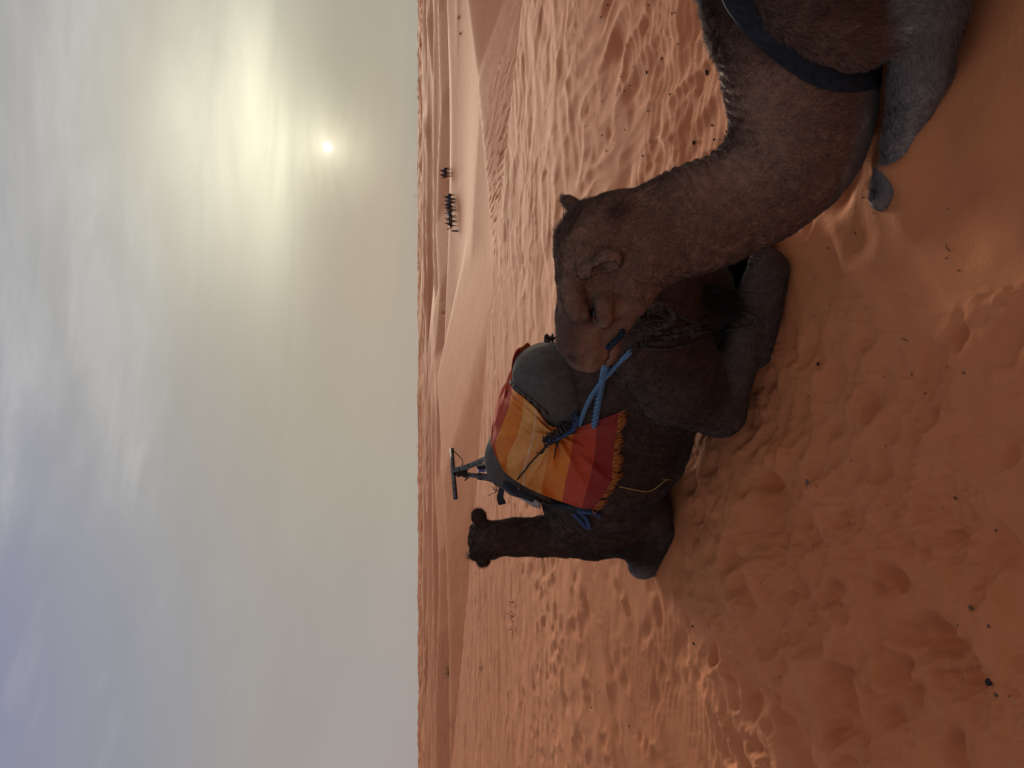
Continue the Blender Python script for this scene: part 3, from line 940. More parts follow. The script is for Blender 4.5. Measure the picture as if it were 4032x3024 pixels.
ear2(P(1912, 2186, 5.04), P(1892, 2222, 5.06), .042, np.array([-.4, .9, .2]), .030)
VB, FB = fb.mesh(); NB_ = vnormals(VB, FB)
VB = VB + NB_ * (0.006 * noise3(VB, 5.0) + 0.003 * noise3(VB, 17.0))[:, None]
NB_ = vnormals(VB, FB)
relB = VB - MB0; tB = relB @ dB; lB = relB @ LB
toneB = 0.34 + 0.14 * noise3(VB, 2.5)
toneB += 0.20 * sstep(1.0, 1.3, tB) * sstep(.55, .8, VB[:, 2])
toneB -= 0.14 * sstep(.95, 1.1, tB) * sstep(.75, .5, VB[:, 2])
kneeB = TB(1.46, .32, .20); kneeR = TB(1.46, -.32, .20)
greyB = np.maximum(spot(VB, kneeB, .12), spot(VB, kneeR, .12)) * 0.95
greyB = np.maximum(greyB, 0.08 * sstep(.30, .2, VB[:, 2]))
camelB = empty('couched_camel', TB(0.2, 0, 0), label='dark brown saddled camel couched in the middle, facing away from the viewer', cat='camel')
skin('body', VB, FB, np.clip(toneB, .03, 1), greyB, m_coatB, camelB)
def flowB(p):
    t_ = ((p - MB0) @ dB)[:, None]
    return np.array([0, 0, -1.0]) - dB * 0.6 * sstep(1.3, .9, t_)
dvB = VB - CAM; facB = np.einsum('ij,ij->i', NB_, -dvB / np.linalg.norm(dvB, axis=1)[:, None])
lenB = 0.009 + 0.008 * sstep(.9, 1.2, tB) + 0.016 * np.maximum(spot(VB, P(1890, 2222, 5.05), .06), spot(VB, P(1868, 2018, 5.05), .06))
fur('coat_hair', VB, FB, np.clip(toneB, .03, 1), greyB, 95000, lenB, flowB, m_hairB, camelB, 0.2 + 0.8 * sstep(-.25, 0, facB), thick=0.0013, seed=2)
# tail: a core with long black hair
m_tail = plain('black_tail_hair', (0.018, 0.012, 0.010), 0.6, 0.3, var=0.3, scale=200)
tp = spline([P(2540, 1090, 3.34), P(2640, 1120, 3.24), P(2730, 1150, 3.20), P(2800, 1195, 3.20)], 14)
tm = MB().tube(tp, np.linspace(.035, .018, 14), 8)
rt_ = np.random.default_rng(5)
for _ in range(420):
    k_ = rt_.integers(5, 14); b_ = tp[k_] + rt_.normal(0, .012, 3)
    e_ = b_ + np.array([0, 0, -1]) * rt_.uniform(.08, .20) + LB * rt_.normal(.05, .05) - dB * rt_.normal(.01, .03)
    tm.tube(spline([b_, (b_ + e_) / 2 + rt_.normal(0, .012, 3), e_], 5), [.0022, .002, .0016, .0012, .0005], 3, False)
obj('tail', tm.mesh('tail'), m_tail, camelB)
bvB = bvh_of(VB, FB)

# ================================================================== SADDLE on camel B
def felt_mat():
    m, t, b = mat_new('grey_felt')
    tco = t.new('ShaderNodeTexCoord').outputs['Object']
    a = t.noise(tco, 26.0, 5.0, 0.7); f = t.noise(tco, 330.0, 2.0, 0.8); z = t.noise(tco, 7.0, 3.0, 0.6)
    c = t.mix(t.smooth(a, 0.3, 0.7), (0.050, 0.046, 0.044, 1), (0.095, 0.086, 0.080, 1))
    c = t.mix(t.smooth(f, 0.35, 0.75, 0, 0.7), c, (0.17, 0.155, 0.145, 1))
    c = t.mix(t.smooth(z, 0.45, 0.75, 0, 0.5), c, (0.07, 0.055, 0.05, 1))
    t.l.new(c, b.inputs['Base Color']); b.inputs['Roughness'].default_value = 0.95; b.inputs['Specular IOR Level'].default_value = 0.1
    bm = t.new('ShaderNodeBump'); bm.inputs['Strength'].default_value = 0.7; bm.inputs['Distance'].default_value = 0.004
    t.l.new(t.m('ADD', f, t.m('MULTIPLY', a, 1.5)), bm.inputs['Height']); t.l.new(bm.outputs[0], b.inputs['Normal'])
    return m
m_felt = felt_mat()
m_steel = plain('worn_dark_steel', (0.10, 0.10, 0.105), 0.42, 0.5, metal=0.75, var=0.6, scale=45, bump=0.001)
m_cord = plain('dark_cord', (0.040, 0.036, 0.036), 0.9, 0.15, var=0.4, scale=150, bump=0.002)
m_blue = plain('blue_rope', (0.085, 0.17, 0.285), 0.75, 0.25, var=0.3, scale=90, bump=0.002)
m_dblue = plain('dark_blue_rope', (0.035, 0.075, 0.17), 0.75, 0.25, var=0.35, scale=90, bump=0.002)
m_bit = plain('slate_rope', (0.022, 0.034, 0.058), 0.85, 0.15, var=0.4, scale=90, bump=0.002)
m_rag = plain('ragged_grey_cloth', (0.062, 0.054, 0.050), 0.95, 0.1, var=0.5, scale=35, bump=0.004)
m_plastic = plain('cloudy_plastic', (0.26, 0.25, 0.24), 0.35, 0.5, var=0.15, scale=12, bump=0.003)
m_straw = plain('straw', (0.50, 0.33, 0.13), 0.7, 0.2, var=0.2)
m_pblue = plain('blue_packet', (0.06, 0.11, 0.33), 0.4, 0.5, var=0.1); m_pwhite = plain('white_packet', (0.75, 0.76, 0.78), 0.4, 0.5, var=0.06)

fp = Field((-1.0, 3.3, .6), (.6, 5.1, 1.4), 0.009)
fp.chain([TB(.05, 0, .955), TB(.32, 0, 1.00), TB(.60, 0, 1.045)], [.155, .165, .155], .06, LB, 0.86)
fp.ell(on_plane(1968, 1818, TB(.6, .06, 0), LB), (.10, .15, .085), (dB, LB, ZU), .05)
fp.chain([on_plane(1985, 1850, TB(.6, .10, 0), LB), on_plane(2040, 1905, TB(.6, .20, 0), LB), on_plane(2120, 1945, TB(.6, .27, 0), LB)], [.07, .07, .06], .04)
fp.chain([TB(-.05, .0, .93), TB(.02, 0, .93)], [.150, .150], .03, LB, 0.88)
fp.ell(TB(-.02, .0, .94), (.14, .215, .185), (dB, LB, ZU), .04)
fp.chain([TB(.0, .12, .84), TB(.55, .13, .90)], [.10, .10], .06); fp.chain([TB(.0, -.12, .84), TB(.55, -.13, .90)], [.10, .10], .06)
VP, FP = fp.mesh(); NP_ = vnormals(VP, FP)
VP = VP + NP_ * (.009 * noise3(VP, 6.0) + .004 * noise3(VP, 15.0))[:, None]
saddle = empty('camel_saddle', TB(.3, 0, .85), label='grey felt padded camel saddle with steel tee handle on the dark camel', cat='saddle')
pad = obj('felt_pad', new_mesh('felt_pad', VP, FP), m_felt, saddle)
# rolled seam round the back end of the pad
NP_ = vnormals(VP, FP); bvP = bvh_of(VP, FP)
bvBP = bvh_of(np.vstack([VB, VP]), np.vstack([FB, FP + len(VB)]))
def lay(bv, pix, off, n=24):
    """lay a line through photo pixels over a surface, lifted by off"""
    q = spline([(a[0], a[1], 0) for a in pix], n)
    p_, n_ = [], []
    for x, y, _ in q:
        h_, nn = cast(bv, x, y)
        if h_ is not None:
            p_.append(h_ + nn * off); n_.append(nn)
    p_ = np.array(p_); n_ = np.array(n_)
    for _ in range(2):
        p_[1:-1] = .25 * p_[:-2] + .5 * p_[1:-1] + .25 * p_[2:]; n_[1:-1] = .25 * n_[:-2] + .5 * n_[1:-1] + .25 * n_[2:]
    return p_, n_
seam = MB()
for q_ in ([(2010, 1415), (2008, 1465), (2022, 1512), (2055, 1545), (2100, 1578), (2158, 1632)],):
    p_, n_ = lay(bvP, q_, .006, 60)
    p_ = p_ - ray(*q_[0]) * .0
    wig = np.sin(np.arange(len(p_)) * 1.1)[:, None] * .004
    seam.tube(p_ + n_ * wig, .0085 + .003 * np.sin(np.arange(len(p_)) * 1.1 + 1), 6)
obj('stitched_seam', seam.mesh('seam'), m_felt, pad)

# --- steel arch with tee handle
K = on_plane(1786, 1861, TB(.62, 0, 0), LB)
def KB(t, l, z):
    return K + dB * t + LB * l + ZU * z
frame = obj('steel_arch', None, None, saddle) if False else None
hb = MB(); hb.tube([KB(0, -.168, .006), KB(0, -.05, .003), KB(0, .05, 0), KB(0, .175, -.006)], .0135, 14, True)
bar = obj('handle_bar', hb.mesh('handle_bar'), m_steel, saddle)
ho = MB(); ho.tube([KB(0, .172, -.006), KB(0, .1775, -.0062)], .0098, 12, True)
obj('pipe_end', ho.mesh('pipe_end'), m_cord, bar)
postR = [on_plane(x, y, TB(.62, -.0, 0), LB) for x, y in ((1784, 1852), (1815, 1846), (1860, 1830), (1912, 1806))]
postL = [on_plane(1786, 1862, TB(.62, .0, 0), LB), on_plane(1830, 1868, TB(.62, .01, 0), LB), on_plane(1880, 1874, TB(.62, .03, 0), LB), on_plane(1935, 1884, TB(.62, .06, 0), LB)]
sb = MB().band(spline(postR, 10), np.tile(-dB, (10, 1)), .034, .010)
obj('strut', sb.mesh('strut', False), m_steel, saddle)
sb = MB().band(spline(postL, 10), np.tile(-dB, (10, 1)), .030, .010)
obj('strut', sb.mesh('strut', False), m_steel, saddle)
legl, legn = lay(bvBP, [(1985, 1897),  (2020, 1922), (2075, 1948), (2130, 1968), (2200, 1984), (2280, 1992), (2340, 1994)], .020, 26)
legl = np.vstack([postL[-2:], legl]); legn = np.vstack([np.tile(unit(-dB + .4 * LB + .2 * ZU), (2, 1)), legn])
legl = spline(legl[[0, 1, 4, 8, 13, 18, 23, len(legl) - 1]], 30); legn = spline(legn[[0, 1, 4, 8, 13, 18, 23, len(legn) - 1]], 30)
sb = MB().band(legl, legn, .042, .010)
obj('side_bar', sb.mesh('side_bar'), m_strap, saddle)
mir = legl - 2 * np.outer((legl - MB0) @ LB, LB); mn = legn - 2 * np.outer(legn @ LB, LB)
obj('side_bar', MB().band(mir, mn, .042, .010).mesh('side_bar'), m_strap, saddle)
wc = MB()
kc = (np.array(postR[1]) + np.array(postL[1])) / 2 + ZU * .004
for k_ in range(9):
    a_ = np.linspace(0, 2 * math.pi, 15)
    c_ = kc + ZU * (.022 - .0055 * k_) + dB * 0
    tl = .25 * math.sin(k_ * 1.7)
    wc.tube([c_ + LB * .030 * math.cos(q) + dB * .022 * math.sin(q) + ZU * (.006 * math.sin(q + k_) + tl * .03 * math.cos(q)) for q in a_], .0042, 5, False)
wire = [KB(0, -.13, .018), KB(-.01, -.15, .0), KB(-.01, -.115, -.03), KB(-.015, -.075, -.055), kc - dB * .02 - LB * .03]
wc.tube(spline(wire, 20), .003, 5)
wc.tube(spline([kc + LB * .03, kc + LB * .045 - ZU * .03, kc + LB * .055 - ZU * .03 - dB * .02, kc + LB * .075 - ZU * .01 - dB * .02], 12), .004, 5)
obj('cord_lashing', wc.mesh('cord_lashing'), m_cord, saddle)
# black tape flap and its lashing on the arch
f0, fn = cast(bvBP, 1972, 1880)
f0 = on_plane(1962, 1878, TB(.62, .06, 0), LB)
fl_ = [on_plane(x, y, TB(.62, .08, 0), LB) for x, y in ((1956, 1876), (1968, 1900), (1976, 1925), (1970, 1958), (1978, 1985))]
flap = MB().band(spline(fl_, 12), np.tile(unit(-dB + .3 * LB + .25 * ZU), (12, 1)), np.array([.03, .032, .034, .03, .026, .028, .036, .042, .046, .048, .048, .046]), .006)
for q_ in range(5):
    a_ = fl_[2] + LB * rt_.normal(0, .01)
    flap.tube(spline([a_, a_ + np.array([rt_.normal(0, .015), -.01, rt_.normal(.02, .012)]), a_ + np.array([rt_.normal(-.01, .02), -.01, rt_.normal(.035, .015)])], 5), .002, 4)
obj('tape_flap', flap.mesh('tape_flap', False), m_strap, saddle)

# --- cloudy plastic sheet tucked under the front of the blanket, and a packet behind the arch
pl, pn = lay(bvBP, [(2040, 1925), (2060, 1950), (2095, 1965), (2128, 1982)], .016, 12)
V_ = []
for p_, n_ in zip(pl, pn):
    T_ = unit(np.cross(n_, dB))
    for k_ in range(5):
        V_.append(p_ + dB * (.06 * (k_ / 4 - .35)) + n_ * (.006 * math.sin(k_ * 2.1 + p_[2] * 70)))
F_ = [(i * 5 + j, i * 5 + j + 1, (i + 1) * 5 + j + 1, (i + 1) * 5 + j) for i in range(len(pl) - 1) for j in range(4)]
ps = obj('plastic_sheet', new_mesh('plastic_sheet', np.array(V_), F_), m_plastic, label='crumpled cloudy plastic sheet tucked under the front of the striped blanket', cat='plastic sheet')
md = ps.modifiers.new('thick', 'SOLIDIFY'); md.thickness = .002
pk = on_plane(1897, 1842, TB(.62, -.10, 0), LB)
packet = empty('packet', pk - ZU * .03, label='small blue and white packet behind the saddle arch', cat='packet')
def boxm(c, ax, h_):
    V_ = [c + ax[0] * h_[0] * i + ax[1] * h_[1] * j + ax[2] * h_[2] * k for i in (-1, 1) for j in (-1, 1) for k in (-1, 1)]
    return MB().add(V_, [(0, 1, 3, 2), (4, 6, 7, 5), (0, 4, 5, 1), (2, 3, 7, 6), (0, 2, 6, 4), (1, 5, 7, 3)])
obj('wrapper', boxm(pk, (LB, dB, ZU), (.022, .015, .020)).mesh('wrapper', False), m_pblue, packet)
for z_ in (-.024, .0235):
    obj('white_band', boxm(pk + ZU * z_, (LB, dB, ZU), (.0222, .0152, .004)).mesh('white_band', False), m_pwhite, packet)

# --- striped blanket
def blanket_mat():
    m, t, b = mat_new('striped_cotton')
    s_ = t.attr('stripe').outputs['Fac']; al = t.attr('along').outputs['Fac']
    cm = t.new('ShaderNodeCombineXYZ'); t.l.new(t.m('MULTIPLY', al, 3.0), cm.inputs[0]); t.l.new(t.m('MULTIPLY', s_, 60.0), cm.inputs[1])
    nz = t.noise(cm.outputs[0], 3.0, 4.0, 0.7)
    cm2 = t.new('ShaderNodeCombineXYZ'); t.l.new(t.m('MULTIPLY', al, 160.0), cm2.inputs[0]); t.l.new(t.m('MULTIPLY', s_, 30.0), cm2.inputs[1])
    nw = t.noise(cm2.outputs[0], 2.0, 2.0, 0.6)
    sj = t.m('ADD', s_, t.m('MULTIPLY', t.m('SUBTRACT', nw, 0.5), 0.012))
    RED = (0.52, 0.055, 0.022, 1); ORG = (0.78, 0.215, 0.024, 1); YEL = (0.86, 0.40, 0.115, 1); PAL = (0.85, 0.56, 0.33, 1); CRI = (0.28, 0.016, 0.015, 1)
    c = t.ramp(t.m('DIVIDE', sj, 7.0), [(0.0, RED), (1 / 7 + .001, ORG), (2 / 7, YEL), (2.90 / 7, PAL), (3.03 / 7, YEL), (4 / 7, ORG), (5 / 7, RED), (6 / 7, CRI)], 'CONSTANT')
    c = t.mix(t.smooth(nz, 0.25, 0.75, 0.0, 0.30), c, (0.10, 0.03, 0.015, 1))
    c = t.mix(t.smooth(nw, 0.5, 0.85, 0.0, 0.35), c, t.mix(0.5, c, (0.95, 0.75, 0.45, 1)))
    t.l.new(c, b.inputs['Base Color']); b.inputs['Roughness'].default_value = 0.9; b.inputs['Specular IOR Level'].default_value = 0.1
    b.inputs['Sheen Weight'].default_value = 0.08
    cm3 = t.new('ShaderNodeCombineXYZ'); t.l.new(t.m('ADD', t.m('MULTIPLY', al, 5.0), t.m('MULTIPLY', s_, 0.5)), cm3.inputs[0]); t.l.new(t.m('MULTIPLY', s_, 0.9), cm3.inputs[1])
    wk = t.noise(cm3.outputs[0], 2.2, 5.0, 0.6, 1.0)
    bm = t.new('ShaderNodeBump'); bm.inputs['Strength'].default_value = 0.8; bm.inputs['Distance'].default_value = 0.004
    t.l.new(t.m('ADD', t.m('MULTIPLY', t.m('ADD', nw, nz), 0.6), t.m('MULTIPLY', wk, 7.0)), bm.inputs['Height']); t.l.new(bm.outputs[0], b.inputs['Normal'])
    return m
m_blanket = blanket_mat()
m_fringe = plain('orange_fringe', (0.40, 0.125, 0.032), 0.9, 0.1, var=0.35, scale=80)
grid = np.array([
    [(2010, 1480), (1985, 1570), (1948, 1670), (1934, 1735), (1950, 1795)],
    [(2020, 1530), (2005, 1602), (1970, 1692), (1950, 1752), (1966, 1820)],
    [(2062, 1566), (2055, 1642), (2032, 1722), (1998, 1800), (1992, 1862)],
    [(2112, 1612), (2106, 1680), (2092, 1752), (2066, 1848), (2062, 1912)],
    [(2166, 1676), (2165, 1716), (2162, 1776), (2142, 1870), (2128, 1944)],
    [(2262, 1684), (2252, 1748), (2245, 1815), (2226, 1900), (2214, 1976)],
    [(2350, 1657), (2345, 1732), (2335, 1820), (2312, 1916), (2290, 2000)],
    [(2438, 1624), (2428, 1712), (2416, 1812), (2408, 1895), (2338, 2002)]], float)
NRw, NCl = 106, 90
tmp = np.stack([spline(np.c_[grid[i], np.zeros(5)], NCl)[:, :2] for i in range(8)])
GP = np.stack([spline(np.c_[tmp[:, j], np.zeros(8)], NRw)[:, :2] for j in range(NCl)], 1)        # rows x cols x 2
BP = np.full((NRw, NCl, 3), np.nan); BN = np.zeros((NRw, NCl, 3))
for i in range(NRw):
    for j in range(NCl):
        h_, n_ = cast(bvBP, *GP[i, j])
        if h_ is not None:
            BP[i, j] = h_; BN[i, j] = n_
# ranges that missed are filled along the column, then the drape is relaxed so that it bridges hollows
dep = np.linalg.norm(BP - CAM, axis=-1)
for j in range(NCl):
    c_ = dep[:, j]; ok = ~np.isnan(c_)
    dep[:, j] = np.interp(np.arange(NRw), np.where(ok)[0], c_[ok])
d0 = dep.copy()
for _ in range(60):
    pd_ = np.pad(dep, 1, mode='edge')
    av = (pd_[:-2, 1:-1] + pd_[2:, 1:-1] + pd_[1:-1, :-2] + pd_[1:-1, 2:]) / 4
    dep = np.minimum(0.5 * dep + 0.5 * av, d0)
kn = np.array([2188.0, 1712.0])
dk = np.hypot(GP[..., 0] - kn[0], GP[..., 1] - kn[1]); ak = np.arctan2(GP[..., 1] - kn[1], GP[..., 0] - kn[0])
jj = np.arange(NCl)[None, :]; ii = np.arange(NRw)[:, None]
tri = lambda a: 1 - 2 * np.abs(np.sin(a)) ** 0.8
fold = (.034 * np.exp(-(dk / 210) ** 1.4) * tri(ak * 6 + 0.6 * np.sin(ak * 3)) * sstep(0, 45, dk)
        + .048 * sstep(2205, 2380, GP[..., 0]) * tri(ak * 3.6 + .55) * sstep(340, 190, dk)
        + .007 * np.sin(GP[..., 0] * .022 - GP[..., 1] * .012 + 1.5 * noise2(GP[..., 0] / 90, GP[..., 1] / 90)))
fold += .022 * np.exp(-jj / 16.0) * np.sin(jj * .75) * sstep(6, 18, ii) * sstep(70, 56, ii)       # rear edge gathered into rolls
fold += .010 * tri((GP[..., 0] * .6 + GP[..., 1] * .8) * .045 + 1.2 * noise2(GP[..., 0] / 120, GP[..., 1] / 120)) * sstep(2140, 2000, GP[..., 0]) * sstep(1620, 1700, GP[..., 1])
fold += .005 * noise2(GP[..., 0] / 45, GP[..., 1] / 28) + .010 * sstep(1800, 1950, GP[..., 1]) * sstep(2190, 2020, GP[..., 0]) * tri(GP[..., 1] * .05 + GP[..., 0] * .035)
pinch = -.012 * np.exp(-(dk / 60) ** 2)
dep2 = np.minimum(dep - .032 - fold - pinch, d0 - .012)
dep2[1:-1, 1:-1] = (dep2[1:-1, 1:-1] * 4 + dep2[:-2, 1:-1] + dep2[2:, 1:-1] + dep2[1:-1, :-2] + dep2[1:-1, 2:]) / 8
rays = np.array([[unit(ray(*GP[i, j])) for j in range(NCl)] for i in range(NRw)])
S = CAM + rays * dep2[..., None]
# carry the cloth over the ridge and down the far side as a mirror image
far_n = 62
lat = (S[:far_n] - MB0) @ LB
M_ = S[:far_n] - 2 * lat[..., None] * LB
off0 = S[0] - M_[0]
wgt = np.exp(-np.arange(far_n) / 10.0)[:, None, None]
M_ = M_ + off0[None] * wgt
full = np.concatenate([M_[1:][::-1], S], 0)
nr = full.shape[0]
stripe = np.concatenate([(np.arange(1, far_n) / far_n * 1.9)[::-1], np.arange(NRw) / (NRw - 1) * 7])
Vb = full.reshape(-1, 3)
i_, j_ = np.meshgrid(np.arange(nr - 1), np.arange(NCl - 1), indexing='ij')
Qb = np.stack([i_ * NCl + j_, i_ * NCl + j_ + 1, (i_ + 1) * NCl + j_ + 1, (i_ + 1) * NCl + j_], -1).reshape(-1, 4)
me = new_mesh('cloth', Vb, Qb)
add_attr(me, 'stripe', np.repeat(np.clip(stripe, 0, 6.999), NCl)); add_attr(me, 'along', np.tile(np.linspace(0, 1, NCl), nr))
blanket = empty('saddle_blanket', TB(.3, .3, .6), label='striped red, orange and yellow blanket draped over the saddle', cat='blanket')
cl = obj('cloth', me, m_blanket, blanket)
md = cl.modifiers.new('thick', 'SOLIDIFY'); md.thickness = .005; md.offset = 0
fr = MB()
hem = S[-1]
for k_ in range(230):
    u_ = rt_.uniform(0, NCl - 1.01); a_ = int(u_); p_ = hem[a_] * (1 - u_ + a_) + hem[a_ + 1] * (u_ - a_)
    dn = unit(S[-1, a_] - S[-6, a_]); sdw = unit(hem[min(a_ + 1, NCl - 1)] - hem[a_])
    L_ = rt_.uniform(.022, .055); lean = rt_.normal(0, .35) + 0.5 * math.sin(a_ * .35)
    e_ = p_ + dn * L_ + sdw * lean * L_ + BN[-1, a_] * rt_.uniform(0, .012)
    mid = (p_ + e_) / 2 + sdw * rt_.normal(0, .008) + BN[-1, a_] * .006
    fr.tube(spline([p_ - dn * .006, mid, e_], 6), np.array([.0017, .002, .0019, .0017, .0014, .0006]), 4)
obj('fringe', fr.mesh('fringe'), m_fringe, cl, kind='stuff')

# ------------------------------------------------------------------ ropes
def rope_mesh(pts, r, turns, n=None):
    """three strands laid round each other"""
    pts = np.asarray(pts); L_ = np.linalg.norm(np.diff(pts, axis=0), axis=1).sum()
    n = n or max(30, int(L_ / .006)); q = spline(pts, n)
    T = np.gradient(q, axis=0); T /= np.linalg.norm(T, axis=1)[:, None]
    N = np.cross(T, [0.3, 0.2, 1.0]); N /= np.linalg.norm(N, axis=1)[:, None]; B = np.cross(T, N)
    m = MB(); s_ = np.linspace(0, L_, n)
    for k_ in range(3):
        a_ = s_ * turns * 2 * math.pi + k_ * 2 * math.pi / 3
        m.tube(q + (np.cos(a_)[:, None] * N + np.sin(a_)[:, None] * B) * r * .55, r * .58, 5)
    return m
def laid(bv, pix, off, n=20):
    return lay(bv, pix, off, n)[0]
p1 = laid(bvBP, [(2270, 1655), (2310, 1600), (2352, 1545), (2388, 1490), (2440, 1425), (2492, 1374)], .030)
p1 = spline([p1[0], p1[6] + np.array([0, -.01, .0]), p1[12], p1[-1]], 30)
crup = empty('crupper_rope', p1[0], label='pale blue rope from the blanket knot to the rag bundle on the haunch', cat='rope')
obj('rope', rope_mesh(p1, .0115, 22).mesh('rope'), m_blue, crup)
# dark cord lashing where the rope grips the gathered blanket
kl = laid(bvBP, [(2160, 1722), (2185, 1712), (2220, 1692), (2262, 1662), (2290, 1628)], .034, 10)
obj('core', rope_mesh(kl, .015, 14).mesh('core'), m_dblue, crup)
lm = MB()
for k_ in range(26):
    c_ = kl[0] + (kl[-1] - kl[0]) * rt_.uniform(.0, 1); ax = unit(kl[-1] - kl[0])
    u1 = unit(np.cross(ax, ZU)); u2 = np.cross(ax, u1); rr = rt_.uniform(.014, .024); ph = rt_.uniform(0, 6)
    lm.tube([c_ + (u1 * math.cos(q) + u2 * math.sin(q)) * rr + ax * .012 * math.sin(q + ph) for q in np.linspace(ph, ph + rt_.uniform(3, 7), 12)], .0042, 4)
for k_ in range(12):
    c_ = kl[1] + rt_.normal(0, .014, 3); lm.tube(spline([c_, c_ + rt_.normal(0, .02, 3), c_ + rt_.normal(0, .03, 3)], 6), .0038, 4)
lm.tube(laid(bvh_of(S.reshape(-1, 3), np.stack([i_ * NCl + j_, i_ * NCl + j_ + 1, (i_ + 1) * NCl + j_ + 1, (i_ + 1) * NCl + j_], -1)[:NRw - 1].reshape(-1, 4)),
             [(2190, 1712), (2150, 1755), (2100, 1805), (2060, 1860), (2032, 1896)], .006, 20), .0045, 5)
obj('cord_lashing', lm.mesh('cord_lashing'), m_cord, crup)
p2 = laid(bvBP, [(2405, 1400), (2392, 1450), (2378, 1510), (2366, 1570), (2355, 1625), (2348, 1670)], .020)
girth = obj('girth_rope', rope_mesh(spline([p2[0], p2[8], p2[-1]], 24), .0165, 13).mesh('girth_rope'), m_blue,
            label='thick blue rope passing under the blanket behind the tan camel chin', cat='rope')
p3 = laid(bvBP, [(2262, 1990), (2285, 2006), (2300, 2030), (2318, 2060)], .022, 10)
fl0 = p3[-1]
loop = [p3[0], p3[4], p3[8], fl0, fl0 + ZU * -.02 + LB * .012, fl0 + ZU * -.035 - LB * .01]
knot = empty('rope_knot', p3[0], label='dark blue rope knotted at the front corner of the striped blanket', cat='rope')
obj('loop', rope_mesh(spline(laid(bvBP, [(2268, 2012), (2290, 2040), (2312, 2066), (2322, 2064), (2318, 2040), (2300, 2014), (2282, 2000)], .022, 14), 30), .012, 16).mesh('loop'), m_dblue, knot)
obj('free_end', rope_mesh(spline(laid(bvBP, [(2284, 1996), (2310, 2004), (2340, 2004), (2352, 2012), (2366, 2020)], .022, 12), 24), .011, 16).mesh('free_end'), m_dblue, knot)
# far side lashing seen above the tan camel's nose
q0 = on_plane(2160, 1330, TB(0, -.20, 0), LB)
fk = MB()
for k_ in range(14):
    c_ = q0 + rt_.normal(0, .012, 3); fk.tube(spline([c_, c_ + rt_.normal(0, .012, 3), c_ + rt_.normal(0, .014, 3)], 6), .006, 5)
obj('cord_knot', fk.mesh('cord_knot'), m_cord, label='dark tangled cord knot behind the pad, above the tan camel nose', cat='knot')

# --- bundle of rags on the haunch
ragt = empty('rag_bundle', cast(bvBP, 2560, 1300)[0], label='tangled grey rag bundle hanging on the dark camel haunch', cat='rags')
zz = lambda a, b_: (2450 + a / 2.074, 900 + b_ / 2.074)
def rag(pix, w_, off, n=34, name='rag_strip', seed=0, fray=14):
    r_ = np.random.default_rng(seed)
    p_, n_ = lay(bvBP, [zz(*q) for q in pix], off, n)
    p_ = p_ + n_ * r_.normal(0, .0025, (len(p_), 1))
    m = MB()
    for s2 in range(2):
        tw = np.cumsum(r_.normal(0, .35, len(p_)))
        T_ = np.gradient(p_, axis=0); T_ /= np.linalg.norm(T_, axis=1)[:, None]; Bn = np.cross(T_, n_)
        nn = n_ * np.cos(tw)[:, None] + Bn * np.sin(tw)[:, None]
        m.band(p_ + Bn * (s2 - .5) * w_ * .5 + n_ * s2 * .004, nn, w_ * r_.uniform(.55, 1.15, len(p_)), .003)
    for k_ in range(fray):
        a_ = r_.integers(0, len(p_)); e_ = p_[a_] + r_.normal(0, w_ * .8, 3) + n_[a_] * w_ * .3
        m.tube(spline([p_[a_], (p_[a_] + e_) / 2 + r_.normal(0, .004, 3), e_], 4), [.0012, .001, .0008, .0004], 3)
    return obj(name, m.mesh(name, False), m_rag, ragt)
rag([(190, 640), (330, 645), (405, 700), (400, 770), (330, 815), (230, 820), (150, 790), (120, 735), (180, 680)], .026, .014, seed=1)
rag([(200, 690), (300, 700), (350, 760), (260, 775), (200, 740)], .030, .012, seed=2)
rag([(160, 850), (300, 850), (450, 832), (580, 790), (690, 742)], .017, .014, seed=3)
rag([(150, 930), (300, 915), (450, 890), (580, 855), (700, 822)], .028, .012, seed=4, fray=26)
rag([(120, 830), (140, 790), (220, 770)], .03, .014, seed=6)
rag([(90, 960), (120, 900), (180, 870), (220, 920), (150, 955)], .024, .018, seed=7)
rag([(420, 700), (500, 745), (590, 772)], .012, .010, seed=8)
st_, _n = lay(bvBP, [zz(*q) for q in ((90, 965), (200, 975), (300, 982), (420, 970), (520, 950), (700, 900), (850, 830), (960, 818), (1050, 790), (1085, 742), (1060, 705), (980, 665), (920, 630), (888, 575))], .010, 60)
obj('trailing_cord', rope_mesh(st_, .0065, 30, 150).mesh('trailing_cord'), m_rag, ragt)
# --- a single straw caught on the flank
sw_, _n = lay(bvBP, [(2300 + a / 2.514, 1600 + b_ / 2.514) for a, b_ in ((340, 770), (500, 805), (600, 820), (660, 810), (740, 750), (800, 705), (832, 710))], .016, 26)
sm_ = MB().tube(sw_, np.linspace(.0022, .0014, len(sw_)), 5)
sm_.tube([sw_[-4], sw_[-3] + ZU * .02, sw_[-4] + ZU * .03], .001, 4)
obj('straw', sm_.mesh('straw'), m_straw, label='thin yellow straw caught on the dark camel flank below the fringe', cat='straw')

